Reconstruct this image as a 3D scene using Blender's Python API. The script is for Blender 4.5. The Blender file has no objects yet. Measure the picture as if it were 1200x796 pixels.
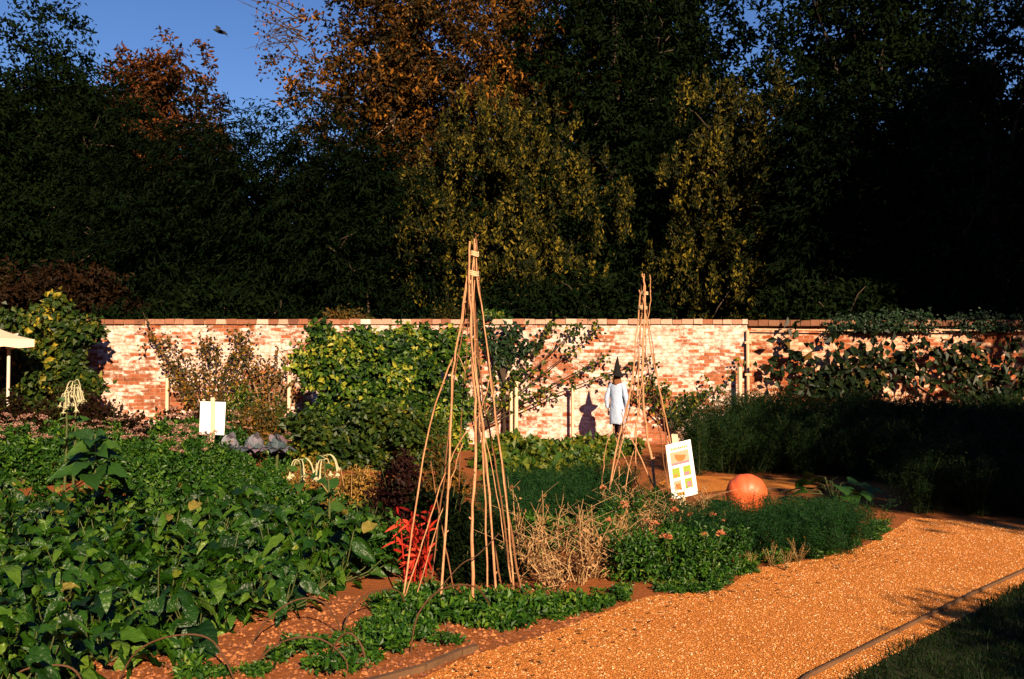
import bpy, bmesh, math, random
import numpy as np
from mathutils import Vector, Matrix
random.seed(7); RNG = np.random.default_rng(7)
SC = bpy.context.scene; C = SC.collection
PI = math.pi
def R(d): return math.radians(d)
# ------------------------------------------------------------------ camera
F = 1070.0; CAMZ = 1.6; PITCH = math.atan(37/1070)
cam_d = bpy.data.cameras.new('camera'); cam = bpy.data.objects.new('camera', cam_d); C.objects.link(cam)
cam_d.sensor_width = 36; cam_d.lens = F/1200*36; cam_d.clip_end = 900; cam_d.clip_start = .05
cam.location = (0, 0, CAMZ); cam.rotation_euler = (PI/2+PITCH, 0, 0); SC.camera = cam
def ray(px, py):
    dx = (px-600)/F; dz = (398-py)/F
    return (dx, math.cos(PITCH)-dz*math.sin(PITCH), math.sin(PITCH)+dz*math.cos(PITCH))
def W(px, py, D):
    r = ray(px, py); return Vector((r[0]/r[1]*D, D, CAMZ+r[2]/r[1]*D))
def G(px, py, z=0):
    r = ray(px, py); t = (z-CAMZ)/r[2]; return Vector((r[0]*t, r[1]*t, z))
# ------------------------------------------------------------------ light
AZ, EL = 17.0, 25.0
sv = Vector((math.sin(R(AZ))*math.cos(R(EL)), -math.cos(R(AZ))*math.cos(R(EL)), math.sin(R(EL))))
sl = bpy.data.lights.new('sun', 'SUN'); sun = bpy.data.objects.new('sun', sl); C.objects.link(sun)
sl.energy = 5.0; sl.angle = R(.5); sl.color = (1.0, .76, .5)
sun.rotation_euler = sv.to_track_quat('Z', 'Y').to_euler(); sun.location = sv*60
w = bpy.data.worlds.new('World'); SC.world = w; w.use_nodes = True
nt = w.node_tree; bg = nt.nodes['Background']; bg.inputs[1].default_value = .05
sky = nt.nodes.new('ShaderNodeTexSky'); sky.sky_type = 'NISHITA'; sky.sun_disc = False
sky.sun_elevation = R(EL); sky.sun_rotation = R(180-AZ); sky.ozone_density = 3; sky.dust_density = 0.0; sky.air_density = 1.0
hs = nt.nodes.new('ShaderNodeHueSaturation'); hs.inputs['Saturation'].default_value = 1.2; hs.inputs['Hue'].default_value = .515
nt.links.new(sky.outputs[0], hs.inputs['Color']); nt.links.new(hs.outputs[0], bg.inputs[0])
vs = SC.view_settings; vs.view_transform = 'Standard'; vs.look = 'None'; vs.exposure = 1.25; vs.gamma = 1
SC.render.engine = 'CYCLES'
SC.cycles.max_bounces = 4; SC.cycles.diffuse_bounces = 1; SC.cycles.glossy_bounces = 2
# ------------------------------------------------------------------ materials
def newmat(name):
    m = bpy.data.materials.new(name); m.use_nodes = True
    n = m.node_tree.nodes; return m, n, m.node_tree.links, n['Principled BSDF']
def ramp(n, cols):
    r = n.new('ShaderNodeValToRGB'); e = r.color_ramp.elements
    while len(e) < len(cols): e.new(.5)
    for i, c in enumerate(cols):
        p, col = c if isinstance(c[0], float) and len(c) == 2 else (i/max(1, len(cols)-1), c)
        e[i].position = p; e[i].color = (*col, 1)
    return r
def leafmat(name, cols, rough=.45, spec=.5, trans=.15, bump=0):
    m, n, l, b = newmat(name)
    a = n.new('ShaderNodeAttribute'); a.attribute_name = 'rnd'
    r = ramp(n, cols); l.new(a.outputs['Fac'], r.inputs[0])
    t = n.new('ShaderNodeTexCoord'); no = n.new('ShaderNodeTexNoise'); no.inputs['Scale'].default_value = 30
    l.new(t.outputs['Object'], no.inputs[0])
    mx = n.new('ShaderNodeMix'); mx.data_type = 'RGBA'; mx.blend_type = 'MULTIPLY'; mx.inputs[0].default_value = .6
    gr = ramp(n, [(.5, .5, .5), (1, 1, 1)]); l.new(no.outputs[0], gr.inputs[0])
    l.new(r.outputs[0], mx.inputs[6]); l.new(gr.outputs[0], mx.inputs[7]); l.new(mx.outputs[2], b.inputs['Base Color'])
    b.inputs['Roughness'].default_value = rough; b.inputs['Specular IOR Level'].default_value = spec
    if bump:
        bp = n.new('ShaderNodeBump'); bp.inputs['Strength'].default_value = bump; bp.inputs['Distance'].default_value = .02; l.new(no.outputs[0], bp.inputs['Height']); l.new(bp.outputs[0], b.inputs['Normal'])
    if trans:
        tr = n.new('ShaderNodeBsdfTranslucent'); l.new(mx.outputs[2], tr.inputs[0])
        ms = n.new('ShaderNodeMixShader'); ms.inputs[0].default_value = trans
        l.new(b.outputs[0], ms.inputs[1]); l.new(tr.outputs[0], ms.inputs[2]); l.new(ms.outputs[0], n['Material Output'].inputs[0])
    return m
def noisemat(name, cols, scale=8, rough=.7, bump=0, bscale=None, detail=6, spec=.3, stretch=(1, 1, 1), metal=0):
    m, n, l, b = newmat(name)
    t = n.new('ShaderNodeTexCoord'); mp = n.new('ShaderNodeMapping'); mp.inputs['Scale'].default_value = stretch
    l.new(t.outputs['Object'], mp.inputs[0])
    no = n.new('ShaderNodeTexNoise'); no.inputs['Scale'].default_value = scale; no.inputs['Detail'].default_value = detail
    l.new(mp.outputs[0], no.inputs[0]); r = ramp(n, cols); l.new(no.outputs[0], r.inputs[0]); l.new(r.outputs[0], b.inputs['Base Color'])
    b.inputs['Roughness'].default_value = rough; b.inputs['Specular IOR Level'].default_value = spec; b.inputs['Metallic'].default_value = metal
    if bump:
        n2 = n.new('ShaderNodeTexNoise'); n2.inputs['Scale'].default_value = bscale or scale*4; n2.inputs['Detail'].default_value = 5
        l.new(mp.outputs[0], n2.inputs[0]); bp = n.new('ShaderNodeBump'); bp.inputs['Strength'].default_value = bump; bp.inputs['Distance'].default_value = .02
        l.new(n2.outputs[0], bp.inputs['Height']); l.new(bp.outputs[0], b.inputs['Normal'])
    return m
def attrmat(name, cols, rough=.8, bump=.4, bscale=60):
    m, n, l, b = newmat(name)
    a = n.new('ShaderNodeAttribute'); a.attribute_name = 'rnd'; r = ramp(n, cols); l.new(a.outputs['Fac'], r.inputs[0])
    t = n.new('ShaderNodeTexCoord'); no = n.new('ShaderNodeTexNoise'); no.inputs['Scale'].default_value = bscale; no.inputs['Detail'].default_value = 5
    l.new(t.outputs['Object'], no.inputs[0])
    mx = n.new('ShaderNodeMix'); mx.data_type = 'RGBA'; mx.blend_type = 'MULTIPLY'; mx.inputs[0].default_value = .5
    gr = ramp(n, [(.25, (.3, .3, .3)), (.7, (1, 1, 1))]); l.new(no.outputs[0], gr.inputs[0])
    l.new(r.outputs[0], mx.inputs[6]); l.new(gr.outputs[0], mx.inputs[7]); l.new(mx.outputs[2], b.inputs['Base Color'])
    bp = n.new('ShaderNodeBump'); bp.inputs['Strength'].default_value = bump; bp.inputs['Distance'].default_value = .01
    l.new(no.outputs[0], bp.inputs['Height']); l.new(bp.outputs[0], b.inputs['Normal']); b.inputs['Roughness'].default_value = rough
    return m
M = {}
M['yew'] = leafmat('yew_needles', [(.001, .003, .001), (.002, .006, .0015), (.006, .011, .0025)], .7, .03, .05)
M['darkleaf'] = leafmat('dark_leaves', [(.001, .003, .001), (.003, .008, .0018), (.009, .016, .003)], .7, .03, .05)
M['autumn'] = leafmat('autumn_leaves', [(0., (.006, .008, .002)), (.42, (.02, .014, .003)), (.68, (.1, .04, .005)), (1., (.44, .17, .018))], .6, .1, .2)
M['rust'] = leafmat('rust_leaves', [(0., (.006, .008, .002)), (.4, (.022, .012, .003)), (.7, (.1, .03, .007)), (1., (.3, .1, .015))], .6, .1, .2)
M['olive'] = leafmat('olive_leaves', [(0., (.004, .007, .002)), (.5, (.012, .016, .003)), (.75, (.055, .044, .004)), (1., (.19, .14, .014))], .6, .08, .1)
M['yellowdot'] = leafmat('spotted_leaves', [(0., (.002, .005, .002)), (.6, (.005, .012, .003)), (.9, (.012, .022, .004)), (1., (.2, .2, .04))], .6, .08, .1)
M['browndark'] = leafmat('brown_leaves', [(.004, .002, .001), (.011, .005, .0015), (.02, .008, .002), (.014, .016, .003)], .7, .08, .1)
M['vine'] = leafmat('vine_leaves', [(0., (.004, .018, .003)), (.4, (.018, .055, .004)), (.7, (.07, .13, .008)), (1., (.32, .3, .03))], .5, .25, .15)
M['vine2'] = leafmat('climber_leaves', [(0., (.006, .02, .003)), (.45, (.02, .045, .004)), (.75, (.06, .08, .007)), (1., (.32, .24, .02))], .5, .25, .15)
M['crop'] = leafmat('crop_leaves', [(0., (.004, .02, .001)), (.4, (.011, .045, .002)), (.75, (.032, .085, .004)), (.985, (.09, .15, .012)), (1., (.2, .13, .03))], .42, .28, .08, .9)
M['tobacco'] = leafmat('broad_leaves', [(.012, .045, .005), (.024, .075, .008), (.045, .1, .012)], .5, .3, .15, .5)
M['weed'] = leafmat('weed_leaves', [(0., (.005, .03, .002)), (.5, (.016, .065, .003)), (.85, (.06, .14, .008)), (1., (.15, .19, .015))], .5, .3, .15)
M['feather'] = leafmat('feathery_leaves', [(.003, .02, .004), (.006, .034, .005), (.013, .055, .008)], .6, .15, .1)
M['fern'] = leafmat('fern_leaves', [(.003, .013, .003), (.006, .022, .004), (.018, .036, .006)], .6, .1, .1)
M['fig'] = leafmat('fig_leaves', [(0., (.003, .008, .002)), (.6, (.008, .018, .004)), (.94, (.02, .03, .006)), (1., (.2, .1, .02))], .5, .2, .1)
M['yellowlow'] = leafmat('yellowing_leaves', [(0., (.012, .045, .005)), (.45, (.035, .085, .007)), (.8, (.14, .15, .01)), (1., (.42, .27, .015))], .5, .3, .2)
M['golden'] = leafmat('golden_leaves', [(.05, .04, .008), (.18, .1, .015), (.36, .19, .035), (.45, .26, .07)], .6, .2, .2)
M['rusty'] = leafmat('rusty_leaves', [(0., (.015, .03, .005)), (.4, (.05, .04, .006)), (.75, (.14, .06, .008)), (1., (.3, .16, .015))], .6, .2, .15)
M['purple'] = leafmat('purple_leaves', [(.006, .002, .003), (.015, .004, .004), (.025, .007, .005), (.012, .018, .006)], .6, .1, .1)
M['red'] = leafmat('red_leaves', [(.16, .006, .004), (.38, .018, .008), (.58, .055, .02)], .6, .15, .2, .5)
M['dry'] = leafmat('dry_leaves', [(.05, .02, .008), (.16, .07, .025), (.3, .15, .06), (.5, .29, .14)], .8, .1, .15)
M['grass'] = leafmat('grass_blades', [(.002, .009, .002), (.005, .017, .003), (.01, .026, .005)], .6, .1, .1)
M['ivy'] = leafmat('ivy_leaves', [(.003, .011, .003), (.006, .024, .005), (.014, .042, .009)], .6, .3, .05)
M['petalw'] = leafmat('white_petals', [(.5, .45, .24), (.62, .57, .36)], .5, .3, .2)
M['petalp'] = leafmat('pink_petals', [(.2, .09, .07), (.34, .17, .12), (.5, .3, .22)], .6, .3, .2)
M['petalo'] = leafmat('orange_petals', [(.4, .07, .02), (.5, .17, .07), (.55, .3, .16)], .6, .3, .2)
M['cabbage'] = leafmat('cabbage_leaves', [(.05, .08, .09), (.12, .14, .17), (.26, .17, .21)], .5, .3, .1)
M['bark'] = noisemat('bark', [(.02, .012, .008), (.07, .045, .028)], 12, .9, .6, 30, stretch=(1, 1, .3))
M['barklit'] = noisemat('sunlit_bark', [(.12, .07, .04), (.25, .16, .09)], 12, .9, .5, 30, stretch=(1, 1, .3))  # paler copy of the bark, sunlight put into its colour
M['stem'] = noisemat('green_stems', [(.03, .05, .012), (.08, .08, .02)], 20, .7)
M['drystem'] = noisemat('dry_stems', [(.25, .13, .05), (.5, .32, .15)], 20, .8)
M['pole'] = noisemat('hazel_poles', [(.2, .075, .03), (.42, .2, .095), (.62, .38, .21)], 14, .65, .4, 60, stretch=(2, 2, .6))
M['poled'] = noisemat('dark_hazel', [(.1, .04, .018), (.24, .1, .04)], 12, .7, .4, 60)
M['hoop'] = noisemat('bent_rods', [(.03, .013, .006), (.11, .045, .015)], 15, .7, .3, 60)
M['twine'] = noisemat('twine', [(.5, .35, .2), (.65, .5, .3)], 60, .9)
M['timber'] = noisemat('weathered_timber', [(.3, .16, .07), (.55, .34, .18)], 6, .8, .4, 30, stretch=(1, 1, .2))
M['palepost'] = noisemat('pale_timber', [(.5, .33, .2), (.75, .55, .38)], 6, .8, .3, 30, stretch=(3, 3, .3))
M['edgedark'] = noisemat('old_edging', [(.06, .03, .015), (.16, .08, .035)], 5, .9, .5, 30)
M['edging'] = noisemat('edging_timber', [(.22, .1, .04), (.5, .27, .12)], 5, .85, .5, 30)
M['white'] = noisemat('white_board', [(.8, .8, .78), (.86, .86, .84)], 3, .4)
M['canvas'] = noisemat('cream_canvas', [(.66, .5, .33), (.75, .58, .4)], 3, .8, .2, 8)
M['metalw'] = noisemat('pole_metal', [(.5, .45, .35), (.6, .55, .45)], 5, .4)
M['pumpkin'] = noisemat('pumpkin_skin', [(.42, .06, .018), (.56, .1, .03), (.66, .17, .06)], 7, .5, .2, 20, spec=.5)
M['hat'] = noisemat('black_felt', [(.002, .002, .002), (.005, .004, .004)], 40, .9, .3)
M['shirt'] = noisemat('pale_blue_cotton', [(.3, .38, .54), (.38, .46, .6)], 9, .85, .6, 16)
M['legs'] = noisemat('dark_leggings', [(.03, .012, .01), (.05, .02, .015)], 20, .8)
M['skin'] = noisemat('skin', [(.5, .27, .18), (.56, .31, .21)], 10, .5)
M['hair'] = noisemat('auburn_hair', [(.1, .03, .01), (.25, .09, .03)], 40, .5, .5, 120, stretch=(4, 4, .4))
M['shoe'] = noisemat('dark_shoes', [(.015, .012, .012), (.03, .025, .02)], 20, .5)
M['print_o'] = noisemat('orange_print', [(.5, .1, .015), (.55, .14, .03)], 20, .5)
M['print_p'] = noisemat('peach_print', [(.45, .25, .16), (.5, .3, .2)], 20, .5)
M['print_g'] = noisemat('green_print', [(.12, .22, .02), (.32, .36, .03)], 40, .5)
M['print_y'] = noisemat('ochre_print', [(.25, .13, .02), (.4, .24, .04)], 60, .5)
M['print_v'] = noisemat('violet_print', [(.22, .1, .18), (.45, .2, .2)], 60, .5)
M['lead'] = noisemat('pipe_paint', [(.4, .24, .14), (.6, .4, .26)], 6, .7, .2)
M['cope'] = attrmat('coping_bricks', [(.13, .04, .02), (.26, .09, .04), (.5, .33, .24), (.68, .55, .45)], .85, .5, 25)
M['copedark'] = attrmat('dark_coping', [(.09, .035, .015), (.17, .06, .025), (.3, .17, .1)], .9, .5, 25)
M['bird'] = noisemat('bird_feathers', [(.01, .01, .01), (.02, .02, .02)], 20, .7)
M['peb'] = attrmat('pebbles', [(.42, .13, .025), (.62, .22, .045), (.76, .34, .1), (.85, .62, .38)], .8, .2, 80)
def brickmat(name, wash, seedoff, tint=(1, 1, 1)):
    m, n, l, b = newmat(name)
    t = n.new('ShaderNodeTexCoord'); s = n.new('ShaderNodeSeparateXYZ'); cb = n.new('ShaderNodeCombineXYZ')
    l.new(t.outputs['Object'], s.inputs[0]); l.new(s.outputs[0], cb.inputs[0]); l.new(s.outputs[2], cb.inputs[1])
    # slightly wavering courses
    nw = n.new('ShaderNodeTexNoise'); nw.inputs['Scale'].default_value = .9; l.new(cb.outputs[0], nw.inputs[0])
    va = n.new('ShaderNodeVectorMath'); va.operation = 'MULTIPLY_ADD'; l.new(nw.outputs['Color'], va.inputs[0]); va.inputs[1].default_value = (.03, .05, 0); l.new(cb.outputs[0], va.inputs[2])
    def brick(c1, c2, mo, ms=.008):
        k = n.new('ShaderNodeTexBrick'); k.inputs['Scale'].default_value = 1; k.inputs['Brick Width'].default_value = .23; k.inputs['Row Height'].default_value = .078
        k.inputs['Mortar Size'].default_value = ms; k.inputs['Mortar Smooth'].default_value = .2; k.inputs['Bias'].default_value = 0
        k.inputs['Color1'].default_value = (*c1, 1); k.inputs['Color2'].default_value = (*c2, 1); k.inputs['Mortar'].default_value = (*mo, 1)
        l.new(va.outputs[0], k.inputs[0]); return k
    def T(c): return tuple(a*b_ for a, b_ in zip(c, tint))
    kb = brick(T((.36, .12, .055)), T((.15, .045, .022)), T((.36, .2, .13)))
    kr = brick((0, 0, 0), (1, 1, 1), (.55, .55, .55))
    n1 = n.new('ShaderNodeTexNoise'); n1.inputs['Scale'].default_value = .7; n1.inputs['Detail'].default_value = 4; n1.inputs['Roughness'].default_value = .6
    mp = n.new('ShaderNodeMapping'); mp.inputs['Location'].default_value = (seedoff, seedoff*.7, 0); mp.inputs['Scale'].default_value = (1, 1.7, 1); l.new(cb.outputs[0], mp.inputs[0]); l.new(mp.outputs[0], n1.inputs[0])
    n2 = n.new('ShaderNodeTexNoise'); n2.inputs['Scale'].default_value = 9; n2.inputs['Detail'].default_value = 6; n2.inputs['Roughness'].default_value = .7
    l.new(mp.outputs[0], n2.inputs[0])
    def mth(op, a, bb):
        k = n.new('ShaderNodeMath'); k.operation = op
        for i, x in enumerate((a, bb)):
            if isinstance(x, (int, float)): k.inputs[i].default_value = x
            else: l.new(x, k.inputs[i])
        return k.outputs[0]
    tot = mth('ADD', mth('MULTIPLY', kr.outputs[0], .45), mth('ADD', mth('MULTIPLY', n1.outputs[0], 1.6), mth('MULTIPLY', n2.outputs[0], .6)))
    mr = n.new('ShaderNodeMapRange'); mr.inputs[1].default_value = 1.30-wash; mr.inputs[2].default_value = 1.46-wash; l.new(tot, mr.inputs[0])
    mx = n.new('ShaderNodeMix'); mx.data_type = 'RGBA'; l.new(mr.outputs[0], mx.inputs[0]); l.new(kb.outputs[0], mx.inputs[6])
    wc = ramp(n, [(.3, T((.46, .26, .18))), (.6, T((.74, .62, .6)))]); l.new(n2.outputs[0], wc.inputs[0]); l.new(wc.outputs[0], mx.inputs[7])
    # grime blotches, darker towards nothing in particular
    n3 = n.new('ShaderNodeTexNoise'); n3.inputs['Scale'].default_value = 5.5; n3.inputs['Detail'].default_value = 8; n3.inputs['Roughness'].default_value = .75; l.new(cb.outputs[0], n3.inputs[0])
    gr = ramp(n, [(.36, (.28, .16, .1)), (.47, (.75, .62, .5)), (.6, (1, 1, 1))]); l.new(n3.outputs[0], gr.inputs[0])
    m2 = n.new('ShaderNodeMix'); m2.data_type = 'RGBA'; m2.blend_type = 'MULTIPLY'; m2.inputs[0].default_value = .8; l.new(mx.outputs[2], m2.inputs[6]); l.new(gr.outputs[0], m2.inputs[7])
    l.new(m2.outputs[2], b.inputs['Base Color']); b.inputs['Roughness'].default_value = .9; b.inputs['Specular IOR Level'].default_value = .2
    bp = n.new('ShaderNodeBump'); bp.inputs['Strength'].default_value = .9; bp.inputs['Distance'].default_value = .02
    hh = mth('SUBTRACT', mth('MULTIPLY', n2.outputs[0], .8), kb.outputs['Fac']); l.new(hh, bp.inputs['Height']); l.new(bp.outputs[0], b.inputs['Normal'])
    return m
M['brick'] = brickmat('limewashed_brick', .1, 3.0)
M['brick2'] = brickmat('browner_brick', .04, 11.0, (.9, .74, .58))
def groundmat(name, cols, spk=None, scale=14, bump=.8):
    m, n, l, b = newmat(name)
    t = n.new('ShaderNodeTexCoord')
    n1 = n.new('ShaderNodeTexNoise'); n1.inputs['Scale'].default_value = scale; n1.inputs['Detail'].default_value = 8; n1.inputs['Roughness'].default_value = .7; l.new(t.outputs['Object'], n1.inputs[0])
    n0 = n.new('ShaderNodeTexNoise'); n0.inputs['Scale'].default_value = 1.1; n0.inputs['Detail'].default_value = 5; l.new(t.outputs['Object'], n0.inputs[0])
    ad = n.new('ShaderNodeMath'); ad.operation = 'MULTIPLY_ADD'; l.new(n0.outputs[0], ad.inputs[0]); ad.inputs[1].default_value = .7; l.new(n1.outputs[0], ad.inputs[2])
    sb = n.new('ShaderNodeMath'); sb.operation = 'SUBTRACT'; l.new(ad.outputs[0], sb.inputs[0]); sb.inputs[1].default_value = .35
    r = ramp(n, cols); l.new(sb.outputs[0], r.inputs[0]); out = r.outputs[0]; hsrc = n1.outputs[0]
    if spk:
        v = n.new('ShaderNodeTexVoronoi'); v.inputs['Scale'].default_value = 110; l.new(t.outputs['Object'], v.inputs[0])
        sp = n.new('ShaderNodeSeparateColor'); l.new(v.outputs['Color'], sp.inputs[0])
        rr = ramp(n, [(0., (.35, .35, .35)), (.45, (.8, .75, .7)), (.8, (1.1, 1.05, 1.)), (1., (1.5, 1.7, 2.1))]); l.new(sp.outputs[0], rr.inputs[0])
        mx = n.new('ShaderNodeMix'); mx.data_type = 'RGBA'; mx.blend_type = 'MULTIPLY'; mx.inputs[0].default_value = spk; l.new(out, mx.inputs[6]); l.new(rr.outputs[0], mx.inputs[7]); out = mx.outputs[2]
        hsrc = v.outputs['Distance']
    l.new(out, b.inputs['Base Color']); b.inputs['Roughness'].default_value = .95; b.inputs['Specular IOR Level'].default_value = .1
    bp = n.new('ShaderNodeBump'); bp.inputs['Strength'].default_value = bump; bp.inputs['Distance'].default_value = .02
    l.new(hsrc, bp.inputs['Height']); l.new(bp.outputs[0], b.inputs['Normal']); return m
M['soil'] = groundmat('soil', [(.1, .03, .01), (.26, .08, .022), (.4, .13, .035)], None, 22, 1)
M['gravel'] = groundmat('gravel', [(.5, .16, .03), (.66, .23, .045), (.78, .33, .08)], .5, 10, 1)
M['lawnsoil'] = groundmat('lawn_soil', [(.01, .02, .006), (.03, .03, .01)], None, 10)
# ------------------------------------------------------------------ mesh building
class Acc:
    def __init__(s): s.v = []; s.f = {3: [], 4: []}; s.r = []; s.n = 0; s.big = []
    def add(s, v, f, r=None):
        v = np.asarray(v, dtype=np.float32).reshape(-1, 3); f = np.asarray(f, dtype=np.int64)
        s.v.append(v); s.f[f.shape[1]].append(f+s.n)
        s.r.append(np.full(len(v), .5, np.float32) if r is None else (np.full(len(v), r, np.float32) if np.isscalar(r) else np.asarray(r, np.float32)))
        s.n += len(v)
    def build(s, name, mat, parent=None, smooth=False):
        me = bpy.data.meshes.new(name)
        if s.n:
            v = np.concatenate(s.v); me.vertices.add(len(v)); me.vertices.foreach_set('co', v.ravel())
            t = np.concatenate(s.f[3]) if s.f[3] else np.zeros((0, 3), np.int64); q = np.concatenate(s.f[4]) if s.f[4] else np.zeros((0, 4), np.int64)
            li = np.concatenate([t.ravel(), q.ravel()]); me.loops.add(len(li)); me.loops.foreach_set('vertex_index', li.astype(np.int32))
            st = np.concatenate([np.arange(len(t))*3, len(t)*3+np.arange(len(q))*4]).astype(np.int32)
            me.polygons.add(len(st)); me.polygons.foreach_set('loop_start', st)
            me.polygons.foreach_set('use_smooth', np.full(len(st), smooth, bool))
            me.update(calc_edges=True); me.validate()
            a = me.attributes.new('rnd', 'FLOAT', 'POINT'); a.data.foreach_set('value', np.concatenate(s.r))
        me.materials.append(mat); o = bpy.data.objects.new(name, me); C.objects.link(o)
        if parent: o.parent = parent
        return o
def tag(o, label=None, cat=None, group=None, kind=None):
    if label: o['label'] = label
    if cat: o['category'] = cat
    if group: o['group'] = group
    if kind: o['kind'] = kind
    return o
def thing(name, label, cat, loc=(0, 0, 0), rz=0, group=None):
    o = bpy.data.objects.new(name, None); C.objects.link(o); o.location = loc; o.rotation_euler = (0, 0, rz); o.empty_display_size = .1
    return tag(o, label, cat, group)
def dup(src, loc, rz=0, sc=1, label=None, group=None):
    r = src.copy(); C.objects.link(r); r.location = loc; r.rotation_euler = (0, 0, rz); r.scale = (sc, sc, sc) if np.isscalar(sc) else sc
    if label: r['label'] = label
    if group: r['group'] = group
    for ch in list(src.children):
        c = ch.copy(); C.objects.link(c); c.parent = r
        for g in ch.children:
            d = g.copy(); C.objects.link(d); d.parent = c
    return r
def norm(a): return a/np.maximum(1e-9, np.linalg.norm(a, axis=-1, keepdims=True))
def leaves(acc, c, d, n, L, wd, seg=0, droop=0., fold=.25, rnd=None, wave=0.):
    """many leaves: c base points, d directions, n rough normals, L lengths, wd widths"""
    c = np.asarray(c, float); N = len(c); d = norm(np.asarray(d, float)); n = np.asarray(n, float)
    L = np.broadcast_to(L, (N,)).astype(float)[:, None]; wd = np.broadcast_to(wd, (N,)).astype(float)[:, None]
    s = norm(np.cross(d, n)); n = np.cross(s, d)
    if rnd is None: rnd = RNG.random(N)
    if seg == 0:
        tw = RNG.uniform(.35, .55, (N, 1))
        v = np.stack([c, c+d*L*tw+s*wd*.5+n*wd*fold, c+d*L+n*L*-.1, c+d*L*tw-s*wd*.5+n*wd*fold], 1).reshape(-1, 3)
        b = np.arange(N)[:, None]*4
        f = np.concatenate([b+[0, 1, 2], b+[0, 2, 3]]); acc.add(v, f, np.repeat(rnd, 4)); return
    dr = np.broadcast_to(droop, (N,))[:, None]; rows = []
    for i in range(seg+1):
        t = i/seg; pw = math.sin(PI*min(1, t**.75*.97+.03))**.8 if 0 < i < seg else (.12 if i == 0 else .02)
        m = c+d*L*t; m = m.copy(); m[:, 2] -= (dr*L)[:, 0]*t*t
        wv = wave*L*math.sin(i*2.1)
        e = s*wd*.5*pw; up = n*wd*pw*fold
        rows += [m+e+up+n*wv, m, m-e+up-n*wv]
    v = np.stack(rows, 1).reshape(-1, 3); K = 3*(seg+1); b = np.arange(N)[:, None]*K; fs = []
    for i in range(seg):
        a = 3*i; fs += [b+[a, a+1, a+4, a+3], b+[a+1, a+2, a+5, a+4]]
    acc.add(v, np.concatenate(fs), np.repeat(rnd, K))
def rdir(N): return norm(RNG.normal(size=(N, 3)))
def tube(acc, pts, rad, sides=6, r=.5):
    pts = [Vector(p) for p in pts]; k = len(pts)
    if np.isscalar(rad): rad = [rad]*k
    vs_ = []; up = Vector((.13, .9, .31)).normalized()
    for i, p in enumerate(pts):
        t = (pts[min(i+1, k-1)]-pts[max(i-1, 0)])
        if t.length < 1e-7: t = Vector((0, 0, 1))
        t.normalize(); a = t.cross(up)
        if a.length < .05: a = t.cross(Vector((1, 0, 0)))
        a.normalize(); bb = t.cross(a)
        for j in range(sides):
            an = 2*PI*j/sides; vs_.append(p+(a*math.cos(an)+bb*math.sin(an))*rad[i])
    f = [[i*sides+j, i*sides+(j+1) % sides, (i+1)*sides+(j+1) % sides, (i+1)*sides+j] for i in range(k-1) for j in range(sides)]
    n0 = len(vs_); vs_ += [pts[0], pts[-1]]
    acc.add([tuple(x) for x in vs_], f, r)
    base = acc.n-len(vs_)
    tri = [[n0, (j+1) % sides, j] for j in range(sides)]+[[n0+1, (k-1)*sides+j, (k-1)*sides+(j+1) % sides] for j in range(sides)]
    acc.f[3].append(np.array(tri)+base)
def smooth_path(pts, sub=4):
    P = [Vector(p) for p in pts]; out = []
    for i in range(len(P)-1):
        p0, p1, p2, p3 = P[max(i-1, 0)], P[i], P[i+1], P[min(i+2, len(P)-1)]
        for k in range(sub):
            t = k/sub; out.append(.5*((2*p1)+(p2-p0)*t+(2*p0-5*p1+4*p2-p3)*t*t+(3*p1-p0-3*p2+p3)*t**3))
    out.append(P[-1]); return out
def box(acc, x0, x1, y0, y1, z0, z1, r=.5, jit=0):
    v = np.array([(x, y, z) for x in (x0, x1) for y in (y0, y1) for z in (z0, z1)], float)
    if jit: v += RNG.uniform(-jit, jit, v.shape)
    acc.add(v, [[0, 1, 3, 2], [4, 6, 7, 5], [0, 4, 5, 1], [2, 3, 7, 6], [0, 2, 6, 4], [1, 5, 7, 3]], r)
def single(o, label, cat, group=None): return tag(o, label, cat, group)
# ------------------------------------------------------------------ ground sheets
def sheet(name, poly, z, mat):
    bm = bmesh.new(); vs_ = [bm.verts.new((x, y, z)) for x, y in poly]; f = bm.faces.new(vs_)
    if f.normal.z < 0: bmesh.ops.reverse_faces(bm, faces=[f])
    bmesh.ops.triangulate(bm, faces=bm.faces[:]); me = bpy.data.meshes.new(name); bm.to_mesh(me); bm.free(); me.materials.append(mat)
    o = bpy.data.objects.new(name, me); C.objects.link(o); return tag(o, kind='structure')
sheet('ground', [(-400, -60), (400, -60), (400, 700), (-400, 700)], 0, M['soil'])
def g2(px, py): p = G(px, py); return (p.x, p.y)
leftb = [g2(*p) for p in [(497, 796), (545, 772), (625, 750), (700, 722), (760, 700), (850, 692), (880, 668), (965, 655), (1015, 640), (1050, 620)]]
rightb = [g2(*p) for p in [(1215, 664), (1140, 698), (1070, 733), (1000, 768), (945, 796)]]
pathpoly = [(-1.9, 2.0), (-1.0, 3.9)]+leftb+[(4.35, 10.0), (5.2, 9.5), (8, 9.3), (8, 8.4)]+[(x+.17, y-.1) for x, y in rightb]+[(.6, 3.2), (-.1, 2.0)]
sheet('path', pathpoly, .008, M['gravel'])
sheet('gravel_yard', [g2(*p) for p in [(770, 566), (800, 558), (960, 562), (955, 578), (860, 574), (800, 582)]], .008, M['gravel'])
lawn_edge = [(-.05, 2.0), (.66, 3.2)]+[(x+.15, y-.09) for x, y in rightb[::-1]]+[(8.1, 8.3), (12, 8.5)]
sheet('lawn', lawn_edge+[(40, 8.5), (40, -20), (-.1, -20)], .012, M['lawnsoil'])
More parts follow.
